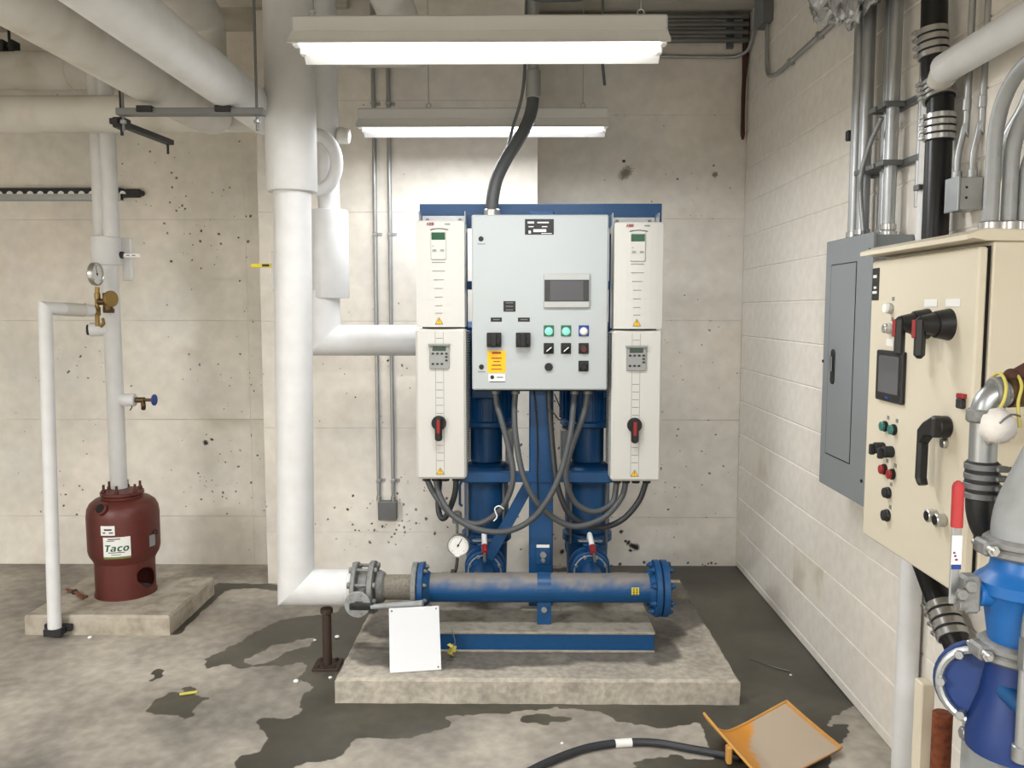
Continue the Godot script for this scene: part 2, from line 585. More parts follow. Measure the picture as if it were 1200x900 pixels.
# painted cast concrete: mottling, blow holes in clusters, scuffs
func wall_image() -> ImageTexture:
	var w := 1620
	var h := 1080
	var a := noise_bytes(w, h, 0.004, 4, 31)
	var b := noise_bytes(w, h, 0.03, 4, 32)
	var g := noise_bytes(w, h, 0.0025, 3, 33)
	var out := PackedByteArray()
	out.resize(w * h * 3)
	for k in w * h:
		var v := 238 + (a[k] - 128) / 9 + (b[k] - 128) / 14
		var warm := (g[k] - 128) / 34
		var o := k * 3
		out[o] = clampi(v + warm, 0, 255)
		out[o + 1] = clampi(v, 0, 255)
		out[o + 2] = clampi(v - warm, 0, 255)
	var im := Image.create_from_data(w, h, false, Image.FORMAT_RGB8, out)
	var sx := w / WALL_W
	var hole := func(x: float, y: float, r: float, tone: float) -> void:
		var cx := (x - WALL_X) * sx
		var cy := (WALL_TOP - y) * sx
		var R := r * sx
		var st := rng.randf_range(0.6, 1.6)
		var tilt := rng.randf_range(-0.8, 0.8)
		for py in range(int(cy - R * 2), int(cy + R * 2) + 1):
			for px in range(int(cx - R * 2), int(cx + R * 2) + 1):
				if px < 0 or py < 0 or px >= w or py >= h:
					continue
				var d := Vector2(px - cx, py - cy).rotated(tilt)
				d.y *= st
				var e := d.length() / maxf(R, 0.6) + rng.randf_range(-0.3, 0.3)
				if e < 1.0:
					var c := im.get_pixel(px, py)
					im.set_pixel(px, py, c.lerp(Color(tone, tone * 0.97, tone * 0.92), clampf((1.0 - e) * 2.0, 0.0, 0.95)))
	# x, y, spread x, spread y, how many, largest radius
	var clusters := [[-1.9, 2.0, 0.35, 0.3, 46, 0.010], [-2.2, 2.3, 0.5, 0.25, 26, 0.009], [-2.75, 1.15, 0.2, 0.25, 26, 0.009], [-1.85, 0.55, 0.3, 0.2, 44, 0.011], [-2.9, 0.45, 0.2, 0.2, 22, 0.010], [-1.8, 1.2, 0.4, 0.4, 26, 0.007], [-0.75, 0.36, 0.3, 0.16, 60, 0.011], [-0.8, 1.25, 0.22, 0.16, 26, 0.008], [-0.55, 0.55, 0.2, 0.15, 20, 0.010], [0.85, 2.35, 0.3, 0.3, 20, 0.007], [1.05, 1.3, 0.25, 0.5, 30, 0.006], [0.95, 0.5, 0.3, 0.3, 36, 0.009], [0.0, 0.9, 0.06, 0.4, 26, 0.010], [0.22, 0.8, 0.05, 0.4, 20, 0.009], [-2.6, 2.75, 0.5, 0.15, 14, 0.008], [-1.0, 2.7, 0.6, 0.4, 16, 0.006], [-1.4, 1.0, 1.4, 1.0, 60, 0.006]]
	for c in clusters:
		for k in c[4]:
			hole.call(c[0] + rng.randfn(0, 0.6) * c[2], c[1] + rng.randfn(0, 0.6) * c[3], c[5] * 0.75 * pow(rng.randf(), 1.8) + 0.0016, rng.randf_range(0.08, 0.42))
	# larger scars: a broken patch low by the corner, chips along the foot of the wall
	for s in [[0.70, 0.13, 0.026], [0.725, 0.12, 0.024], [0.66, 0.16, 0.012], [0.675, 0.15, 0.012], [0.69, 0.10, 0.014], [0.18, 0.12, 0.016], [0.2, 0.2, 0.01], [0.26, 0.09, 0.014], [-1.97, 0.78, 0.018], [-1.93, 0.80, 0.012], [0.63, 0.22, 0.012], [0.62, 2.5, 0.012]]:
		hole.call(s[0], s[1], s[2], 0.1)
	for k in 26:
		hole.call(rng.randf_range(0.1, 1.3), rng.randf_range(0.0, 0.03), rng.randf_range(0.003, 0.011), 0.2)
	for s in [[0.63, 2.43, 0.035, 0.5], [1.17, 2.42, 0.02, 0.5], [0.18, 0.5, 0.05, 0.6]]:
		hole.call(s[0], s[1], s[2], s[3])
	return ImageTexture.create_from_image(im)

# the pump pad: pale cement with a damp, dirty band round the frame
func pad_image() -> ImageTexture:
	var w := 800
	var h := 640
	var a := noise_bytes(w, h, 0.008, 5, 51)
	var b := noise_bytes(w, h, 0.06, 4, 52)
	var m := PackedByteArray()
	m.resize(w * h)
	var poly := PackedVector2Array(PAD_DAMP)
	for j in range(0, h, 4):
		for i in range(0, w, 4):
			var v := 255 if Geometry2D.is_point_in_polygon(Vector2(-0.9 + 2.0 * i / w, 0.4 + 1.6 * j / h), poly) else 0
			m[(j / 4) * (w / 4) + i / 4] = v
	var mask := Image.create_from_data(w / 4, h / 4, false, Image.FORMAT_L8, m.slice(0, (w / 4) * (h / 4)))
	mask.resize(50, 40, Image.INTERPOLATE_BILINEAR)
	mask.resize(w, h, Image.INTERPOLATE_CUBIC)
	var mb := mask.get_data()
	var out := PackedByteArray()
	out.resize(w * h * 3)
	for k in w * h:
		var d := clampf((mb[k] + (a[k] - 128) * 1.1 - 60.0) / 170.0, 0.0, 1.0)
		var v := (176.0 + (a[k] - 128) * 0.14 + (b[k] - 128) * 0.16) * (1.0 - 0.42 * d)
		out[k * 3] = clampi(int(v), 0, 255)
		out[k * 3 + 1] = clampi(int(v * 0.955), 0, 255)
		out[k * 3 + 2] = clampi(int(v * 0.88), 0, 255)
	return ImageTexture.create_from_image(Image.create_from_data(w, h, false, Image.FORMAT_RGB8, out))

# grey trowelled slab with wet patches round the pump pad
func floor_images() -> Array:
	var n := 400
	var wet := PackedByteArray()
	wet.resize(n * n)
	var main := PackedVector2Array(WET_MAIN)
	var more := [PackedVector2Array(WET_ARM), PackedVector2Array(WET_BLOB), PackedVector2Array(WET_STRIP), PackedVector2Array(WET_SPOT), PackedVector2Array(WET_ISLE), PackedVector2Array(WET_STAIN)]
	var dry := [PackedVector2Array(DRY_ARM), PackedVector2Array(DRY_NOTCH), PackedVector2Array(DRY_CORNER)]
	for j in n:
		for i in n:
			var p := Vector2(FLOOR_X + (i + 0.5) * FLOOR_W / n, FLOOR_Z + (j + 0.5) * FLOOR_W / n)
			if p.x < -2.0 or p.y > 2.7:
				continue
			var v := 0
			if Geometry2D.is_point_in_polygon(p, main):
				v = 255
			for q in more:
				if v == 0 and Geometry2D.is_point_in_polygon(p, q):
					v = 255
			for q in dry:
				if v > 0 and Geometry2D.is_point_in_polygon(p, q):
					v = 0
			wet[j * n + i] = v
	var mask := Image.create_from_data(n, n, false, Image.FORMAT_L8, wet)
	mask.resize(260, 260, Image.INTERPOLATE_BILINEAR)
	var w := 1400
	mask.resize(w, w, Image.INTERPOLATE_CUBIC)
	var mb := mask.get_data()
	var a := noise_bytes(w, w, 0.006, 5, 41)
	var b := noise_bytes(w, w, 0.05, 4, 42)
	var e := noise_bytes(w, w, 0.022, 5, 43)
	var s := noise_bytes(w, w, 0.0022, 4, 44)
	var out := PackedByteArray()
	out.resize(w * w * 3)
	var ro := PackedByteArray()
	ro.resize(w * w)
	for k in w * w:
		var edge := mb[k] + (e[k] - 128) * (3 if mb[k] > 24 and mb[k] < 236 else 1) / 2
		var wt := clampf((edge - 112) / 26.0, 0.0, 1.0)
		var v := 160.0 + (a[k] - 128) * 0.19 + (b[k] - 128) * 0.13 + (s[k] - 128) * 0.15
		if s[k] < 100:
			v -= (100 - s[k]) * 0.25
		var f := 1.0 - wt * (0.53 + (a[k] - 128) * 0.0015)
		var o := k * 3
		out[o] = clampi(int(v * f * 1.0), 0, 255)
		out[o + 1] = clampi(int(v * f * 0.958), 0, 255)
		out[o + 2] = clampi(int(v * f * (0.888 - wt * 0.06)), 0, 255)
		ro[k] = clampi(int(205 - wt * 105 + (b[k] - 128) * 0.08), 0, 255)
	return [ImageTexture.create_from_image(Image.create_from_data(w, w, false, Image.FORMAT_RGB8, out)), ImageTexture.create_from_image(Image.create_from_data(w, w, false, Image.FORMAT_L8, ro))]

const WET_MAIN := [Vector2(-0.851, 0.594), Vector2(-0.969, 0.755), Vector2(-0.995, 1.035), Vector2(-0.981, 1.426), Vector2(-0.968, 1.622), Vector2(-0.884, 1.703), Vector2(-0.904, 1.835), Vector2(-0.880, 1.950), Vector2(-0.934, 1.978), Vector2(-1.025, 1.986), Vector2(-1.014, 2.053), Vector2(-0.947, 2.122), Vector2(-0.938, 2.225), Vector2(-1.011, 2.266), Vector2(-1.002, 2.344), Vector2(-0.820, 2.342), Vector2(-0.643, 2.263), Vector2(-0.624, 2.125), Vector2(-0.416, 2.123), Vector2(-0.286, 2.038), Vector2(-0.293, 1.951), Vector2(-0.162, 1.942), Vector2(-0.033, 1.920), Vector2(0.136, 1.875), Vector2(0.268, 1.903), Vector2(0.361, 1.930), Vector2(0.374, 1.992), Vector2(0.528, 2.030), Vector2(0.691, 2.002), Vector2(0.691, 2.249), Vector2(0.707, 2.369), Vector2(1.031, 2.365), Vector2(1.191, 2.137), Vector2(1.303, 1.975), Vector2(1.389, 2.008), Vector2(1.393, 2.281), Vector2(1.449, 2.194), Vector2(1.360, -0.006), Vector2(0.929, -0.091), Vector2(0.489, -0.050), Vector2(-0.689, 0.449)]
const WET_ARM := [Vector2(-0.958, 0.806), Vector2(-1.239, 0.944), Vector2(-1.333, 1.105), Vector2(-1.401, 1.335), Vector2(-1.464, 1.422), Vector2(-1.410, 1.522), Vector2(-1.342, 1.476), Vector2(-1.265, 1.521), Vector2(-1.194, 1.502), Vector2(-1.081, 1.492), Vector2(-0.974, 1.454), Vector2(-0.912, 1.300)]
const WET_BLOB := [Vector2(-1.501, 1.841), Vector2(-1.496, 1.811), Vector2(-1.470, 1.765), Vector2(-1.416, 1.764), Vector2(-1.431, 1.701), Vector2(-1.390, 1.700), Vector2(-1.346, 1.786), Vector2(-1.294, 1.801), Vector2(-1.314, 1.869), Vector2(-1.294, 1.954), Vector2(-1.311, 1.996), Vector2(-1.362, 1.955), Vector2(-1.437, 1.963), Vector2(-1.503, 1.921)]
const WET_STRIP := [Vector2(-1.750, 1.142), Vector2(-1.699, 1.142), Vector2(-1.704, 0.489), Vector2(-1.532, 0.443), Vector2(-1.363, 0.514), Vector2(-1.401, 0.382), Vector2(-1.772, 0.355), Vector2(-1.808, 0.461)]
const WET_SPOT := [Vector2(-1.628, 1.586), Vector2(-1.621, 1.542), Vector2(-1.583, 1.568), Vector2(-1.569, 1.636), Vector2(-1.595, 1.645)]
const WET_ISLE := [Vector2(0.001, 1.941), Vector2(0.103, 1.926), Vector2(0.211, 1.946), Vector2(0.195, 1.987), Vector2(0.100, 2.008), Vector2(0.007, 1.996)]
const WET_STAIN := [Vector2(0.412, 2.274), Vector2(0.555, 2.239), Vector2(0.734, 2.259), Vector2(0.714, 2.342), Vector2(0.387, 2.346)]
const PAD_DAMP := [Vector2(-0.733, 1.039), Vector2(-0.395, 0.961), Vector2(-0.044, 0.881), Vector2(0.415, 0.743), Vector2(0.681, 0.656), Vector2(0.897, 0.625), Vector2(0.940, 0.947), Vector2(0.938, 1.184), Vector2(0.811, 1.315), Vector2(0.701, 1.437), Vector2(0.707, 1.606), Vector2(0.579, 1.703), Vector2(0.328, 1.689), Vector2(-0.035, 1.727), Vector2(-0.319, 1.771), Vector2(-0.500, 1.757), Vector2(-0.670, 1.708), Vector2(-0.768, 1.639), Vector2(-0.765, 1.472), Vector2(-0.629, 1.451), Vector2(-0.762, 1.331)]
const DRY_ARM := [Vector2(-1.274, 1.457), Vector2(-1.193, 1.273), Vector2(-1.082, 1.199), Vector2(-1.001, 1.188), Vector2(-0.997, 1.271), Vector2(-1.107, 1.332), Vector2(-1.122, 1.418), Vector2(-1.212, 1.493)]
const DRY_NOTCH := [Vector2(0.103, 1.919), Vector2(0.139, 1.875), Vector2(0.274, 1.910), Vector2(0.250, 1.959), Vector2(0.102, 1.940)]
const DRY_CORNER := [Vector2(1.174, 2.010), Vector2(1.357, 1.841), Vector2(1.509, 1.810), Vector2(1.495, 2.007), Vector2(1.384, 2.021), Vector2(1.295, 1.995)]

# ================================================================ the scene
func _ready() -> void:
	rng.seed = 4711
	var cam := Camera3D.new()
	cam.name = "camera"
	add_child(cam)
	cam.position = V(0, 1.6, 5.1)
	cam.rotation_degrees = V(-5.06, 0.6, 0)
	cam.fov = 49.77
	cam.near = 0.05
	cam.far = 60.0
	cam.current = true
	var we := WorldEnvironment.new()
	we.name = "environment"
	var env := Environment.new()
	env.background_mode = Environment.BG_COLOR
	env.background_color = Color(0.02, 0.02, 0.02)
	env.tonemap_mode = Environment.TONE_MAPPER_LINEAR
	env.tonemap_exposure = EXPOSURE
	env.sdfgi_enabled = true
	env.ssao_enabled = true
	env.ssil_enabled = true
	we.environment = env
	add_child(we)
	materials()
	strip_light(V(-0.135, 2.45, 2.27), "long fluorescent strip light hung lowest and largest, in front of the other strip light", 0.72, [-0.555, 0.53])
	strip_light(V(-0.185, 2.478, 0.92), "smaller-looking fluorescent strip light close to the back wall, crossed by the grey hose", 0.5, [-0.27, 0.49])
	strip_light(V(-3.5, 2.47, 5.3), "fluorescent strip light over the bare floor away from the block wall", 8.2)
	strip_light(V(0.3, 2.47, 6.1), "fluorescent strip light behind the viewer over the open floor", 4.0)
	setting()
	concrete_pads()
	pump_set()
	drives()
	control_panel()
	flexible_cables()
	header()
	main_pipe()
	rear_pipe()
	ceiling_pipes()
	tank_and_riser()
	wall_conduits()
	right_wall_things()
	cream_cabinet()
	near_valves()
	floor_things()

const EXPOSURE := 1.42
const LAMP_ENERGY := 2.2

# ---------------------------------------------------------------- lamps
func strip_light(p: Vector3, label: String, power := 1.0, chains := [-0.5, 0.5]) -> void:
	var t := thing("strip_light", label, "light", p, "fluorescent strip lights")
	var L := 0.61
	var s := begin()
	box(s, p + V(-L, 0.05, -0.06), p + V(L, 0.105, 0.06), 0.006)
	part("housing", s, M.lamp_body, t)
	for e in [-1.0, 1.0]:
		s = begin()
		# a wing: white sheet sloping out and down, with a small return lip
		var a := p + V(0, 0.056, 0.055 * e)
		var b := p + V(0, 0.006, 0.118 * e)
		var c := p + V(0, 0.0, 0.118 * e)
		var nn := V(0, 0.063, 0.05 * e).normalized() * 0.0015
		for pair in [[a, b], [b, c]]:
			var u: Vector3 = pair[0]
			var v: Vector3 = pair[1]
			var x0 := V(-L, 0, 0)
			var x1 := V(L, 0, 0)
			quad(s, u + x0 + nn, u + x1 + nn, v + x1 + nn, v + x0 + nn, nn.normalized())
			quad(s, u + x0 - nn, u + x1 - nn, v + x1 - nn, v + x0 - nn, -nn.normalized())
			quad(s, v + x0 + nn, v + x1 + nn, v + x1 - nn, v + x0 - nn, (v - u).normalized())
			for xe in [x0, x1]:
				quad(s, u + xe + nn, v + xe + nn, v + xe - nn, u + xe - nn, xe.normalized())
		part("reflector", s, M.reflector, t)
	for e in [-1.0, 1.0]:
		s = begin()
		cyl(s, p + V(-L + 0.012, 0.026, 0.046 * e), p + V(L - 0.012, 0.026, 0.046 * e), 0.0135, 16, 0.002)
		part("fluorescent_tube", s, M.tube, t)
		for xe in [-1.0, 1.0]:
			s = begin()
			box(s, p + V(xe * (L - 0.012) - 0.011, 0.008, 0.046 * e - 0.016), p + V(xe * (L - 0.012) + 0.011, 0.052, 0.046 * e + 0.016), 0.004)
			part("lamp_holder", s, M.white, t)
	for xe in chains:
		s = begin()
		var top: float = 3.36 - p.y
		cyl(s, p + V(xe, 0.14, 0), p + V(xe, top, 0), 0.0022, 6)
		lathe_ring(s, p + V(xe, 0.128, 0), V(0, 0, 1), 0.011, 0.0028)
		part("hanger_chain", s, M.steel, t)
	var l := AreaLight3D.new()
	l.name = "tube_light"
	t.add_child(l)
	l.position = V(0, -0.008, 0)
	l.rotation_degrees = V(-90, 0, 0)
	l.area_size = Vector2(1.16, 0.2)
	l.light_color = Color(0.99, 0.995, 1.0)
	l.light_energy = LAMP_ENERGY * power
	l.area_range = 14.0
	l.area_attenuation = 2.0
	l.shadow_enabled = true

func lathe_ring(s: SurfaceTool, c: Vector3, axis: Vector3, R: float, r: float, sides := 20) -> void:
	var f := along(c, c + axis)
	var prof := []
	for k in 9:
		var a := TAU * k / 8
		prof.append(Vector2(R + cos(a) * r, sin(a) * r))
	lathe(s, prof, f, sides)

# ---------------------------------------------------------------- the room
const CEIL := 3.36
const RX := 1.355

func setting() -> void:
	var s := begin()
	box(s, V(-5.4, -0.2, -0.3), V(1.8, 0, 8.4))
	var f := part("floor", s, M.floor, self)
	f.set_meta("kind", "structure")
	s = begin()
	box(s, V(-5.4, CEIL, -0.3), V(1.8, CEIL + 0.25, 8.4))
	box(s, V(-5.2, CEIL - 0.1, 0.0), V(-0.95, CEIL, 0.42), 0.01)
	var c := part("ceiling", s, M.ceiling, self)
	c.set_meta("kind", "structure")
	for w in [["wall_left", V(-5.4, 0, -0.3), V(-5.1, CEIL, 8.4)], ["wall_front", V(-5.1, 0, 8.1), V(1.8, CEIL, 8.4)]]:
		s = begin()
		box(s, w[1], w[2])
		part(w[0], s, M.wall_plain, self).set_meta("kind", "structure")
	# back wall of cast concrete: lifts 0.615 m high, recessed joints; a pier stands proud of it
	var back := shell("wall_back")
	s = begin()
	box(s, V(-5.4, 0, -0.3), V(1.8, CEIL, -0.006))
	part("backing", s, M.wall_plain, back)
	var ys := [0.0, 0.31, 0.925, 1.54, 2.155, 2.77, CEIL]
	var spans := [[-5.1, -3.9, 0.0], [-3.9, -1.68, 0.0], [-1.68, -1.3, 0.0], [-1.3, 0.094, 0.0], [0.094, RX, 0.0]]
	for sp in spans:
		for k in ys.size() - 1:
			s = begin()
			var g := 0.0018 if k == 1 else 0.0004
			box(s, V(sp[0] + 0.0002, ys[k] + (0.0 if k == 0 else 0.0003), -0.01), V(sp[1] - 0.0002, ys[k + 1] - g, sp[2]), 0.0022 if k in [1, 2] else 0.0008)
			part("panel", s, M.wall, back)
	# the pier
	for k in ys.size() - 1:
		s = begin()
		box(s, V(-1.487, ys[k] + (0.0 if k == 0 else 0.0006), 0.0), V(0.094, ys[k + 1] - (0.0006 if k == 1 else 0.0003), 0.36), 0.0008)
		part("pier", s, M.wall, back)
	# right wall: painted concrete blocks, 0.2 m courses, running bond
	var rw := shell("wall_right")
	s = begin()
	box(s, V(RX + 0.0045, 0, -0.3), V(1.8, CEIL, 8.4))
	part("mortar", s, M.block, rw)
	var course := 0
	var y := -0.154
	while y < CEIL:
		var y0 := maxf(y, 0.0)
		var y1 := minf(y + 0.2, CEIL)
		var z := 0.07 - 0.4 if course % 2 == 1 else 0.27 - 0.4
		while z < 4.3:
			var z0 := maxf(z, 0.0)
			var z1 := z + 0.4
			if z1 - z0 > 0.02:
				s = begin()
				var fx := RX + rng.randf_range(-0.0004, 0.0004)
				prism(s, PackedVector2Array([Vector2(fx + 0.03, y0 + 0.001), Vector2(fx + 0.0045, y0 + 0.001), Vector2(fx, y0 + 0.0055), Vector2(fx, y1 - 0.0055), Vector2(fx + 0.0045, y1 - 0.001), Vector2(fx + 0.03, y1 - 0.001)]), z1 - z0 - 0.0006, at(0, 0, z0 + 0.0003))
				part("block", s, M.block_grimy if z1 < 1.5 and y1 < 1.0 and rng.randf() < 0.4 else M.block, rw)
			z += 0.4
		y += 0.2
		course += 1

# a cast slab with ragged edges
func slab(lo: Vector3, hi: Vector3, step := 0.05, rough := 0.006) -> SurfaceTool:
	var s := begin()
	var edge := []
	var cs := [Vector2(lo.x, lo.z), Vector2(hi.x, lo.z), Vector2(hi.x, hi.z), Vector2(lo.x, hi.z)]
	for k in 4:
		var a: Vector2 = cs[k]
		var b: Vector2 = cs[(k + 1) % 4]
		var n := int(a.distance_to(b) / step)
		for j in n:
			edge.append([a.lerp(b, float(j) / n), j == 0])
	var mid := Vector2((lo.x + hi.x) / 2, (lo.z + hi.z) / 2)
	var rows := []
	var hs := [lo.y, lo.y + (hi.y - lo.y) * 0.45, hi.y - 0.012, hi.y]
	for r in 4:
		var row := []
		for e in edge:
			var p: Vector2 = e[0]
			var inward := (mid - p).normalized()
			var q := p + inward * (rng.randf_range(0.0, rough) + (0.008 + rng.randf() * rough if r == 3 else 0.0))
			row.append(V(q.x, hs[r] + (rng.randf_range(-rough, rough) * 0.3 if r in [1, 2] else 0.0), q.y))
		rows.append(row)
	var n := edge.size()
	for r in 3:
		for k in n:
			var a: Vector3 = rows[r][k]
			var b: Vector3 = rows[r][(k + 1) % n]
			var c: Vector3 = rows[r + 1][(k + 1) % n]
			var d: Vector3 = rows[r + 1][k]
			var nrm := (b - a).cross(d - a).normalized()
			var m3 := V(mid.x, a.y, mid.y)
			if nrm.dot(a - m3) < 0 and r < 2 or r == 2 and nrm.y < 0:
				nrm = -nrm
			var unfold := func(q: Vector3) -> Vector2:
				var o := Vector2(nrm.x, nrm.z).normalized() * (hi.y - q.y)
				return Vector2(q.x + o.x, q.z + o.y)
			tri(s, a, b, c, nrm, nrm, nrm, unfold.call(a), unfold.call(b), unfold.call(c))
			tri(s, a, c, d, nrm, nrm, nrm, unfold.call(a), unfold.call(c), unfold.call(d))
	for k in n:
		tri(s, V(mid.x, hi.y, mid.y), rows[3][k], rows[3][(k + 1) % n], Vector3.UP, Vector3.UP, Vector3.UP)
	return s

func concrete_pads() -> void:
	single("equipment_pad", slab(V(-0.76, 0, 0.58), V(0.895, 0.105, 1.85)), M.pump_pad, "long rough concrete pad carrying the blue pump set", "pad")
	single("equipment_pad", slab(V(-2.455, 0, 0.55), V(-1.732, 0.1, 1.15), 0.05, 0.003), M.pad, "small low concrete pad under the red tank", "pad")

# ---------------------------------------------------------------- pump skid and pumps
const HZ := 1.46   # header pipe axis
const HY := 0.356

func pump_set() -> void:
	var t := thing("pump_skid", "blue steel base frame with dusty top plate, post and cross bar carrying the pumps", "frame", V(0.08, 0.105, 1.25))
	var x0 := -0.424
	var x1 := 0.59
	var z0 := 0.75
	var z1 := 1.588
	var s := begin()
	box(s, V(x0, 0.188, z0), V(x1, 0.2, z1), 0.003)
	part("top_plate", s, M.dust_steel, t)
	s = begin()
	box(s, V(x0 + 0.004, 0.115, z1 - 0.016), V(x1 - 0.004, 0.188, z1 - 0.008), 0.001)
	part("channel_web", s, M.blue, t)
	s = begin()
	box(s, V(x0 + 0.004, 0.115, z0 + 0.008), V(x1 - 0.004, 0.188, z0 + 0.016), 0.001)
	part("channel_web", s, M.blue, t)
	s = begin()
	box(s, V(x0 + 0.002, 0.115, z0 + 0.016), V(x0 + 0.01, 0.188, z1 - 0.016), 0.001)
	part("channel_web", s, M.blue, t)
	s = begin()
	box(s, V(x1 - 0.01, 0.115, z0 + 0.016), V(x1 - 0.002, 0.188, z1 - 0.016), 0.001)
	part("channel_web", s, M.blue, t)
	s = begin()
	box(s, V(x0, 0.105, z1 - 0.06), V(x1, 0.116, z1), 0.003)
	part("bottom_flange", s, M.dust_steel, t)
	s = begin()
	box(s, V(x0, 0.105, z0), V(x1, 0.116, z0 + 0.06), 0.003)
	part("bottom_flange", s, M.dust_steel, t)
	# post: square tube, from the skid to the top bar
	s = begin()
	box(s, V(0.04, 0.2, 1.2), V(0.152, 2.05, 1.3), 0.006)
	part("post", s, M.blue, t)
	s = begin()
	box(s, V(0.0, 0.2, 1.16), V(0.19, 0.212, 1.335), 0.002)
	part("base_plate", s, M.dust_steel, t)
	s = begin()
	box(s, V(-0.471, 1.985, 1.15), V(0.655, 2.095, 1.195), 0.003)
	part("top_bar", s, M.blue, t)
	s = begin()
	box(s, V(-0.284, 0.806, 1.3), V(0.44, 0.85, 1.308), 0.001)
	box(s, V(-0.284, 0.843, 1.262), V(0.44, 0.851, 1.3), 0.001)
	part("cross_bar", s, M.blue, t)
	s = begin()
	tube(s, [V(-0.276, 0.806, 1.3), V(-0.283, 0.79, 1.3), V(-0.283, 0.70, 1.3), V(-0.272, 0.69, 1.3)], 0.006, 8)
	part("hook", s, M.blue, t)
	# brace from the post down to the pump side
	s = begin()
	var a := V(0.05, 0.80, 1.235)
	var b := V(-0.155, 0.42, 1.235)
	var d := (b - a).normalized()
	box(s, V(-0.026, 0, -0.012), V(0.026, a.distance_to(b), 0.012), 0.002, Transform3D(Basis(d.cross(Vector3.BACK).normalized(), d, d.cross(Vector3.BACK).normalized().cross(d)), a))
	part("brace", s, M.blue, t)
	# mounting rails behind the two drives
	for xc in [-0.35, 0.515]:
		s = begin()
		box(s, V(xc - 0.10, 0.9, 1.165), V(xc + 0.10, 2.0, 1.185), 0.002)
		part("mounting_plate", s, M.blue, t)
	for h in [1.46, 1.7]:
		s = begin()
		box(s, V(-0.46, h, 1.12), V(0.62, h + 0.04, 1.164), 0.002)
		part("back_rail", s, M.blue, t)
	var protos := [[-0.172, "blue upright multistage pump beside the round white gauge"], [0.336, "blue upright multistage pump under the drive nearer the block wall"]]
	for p in protos:
		pump(p[0], p[1])

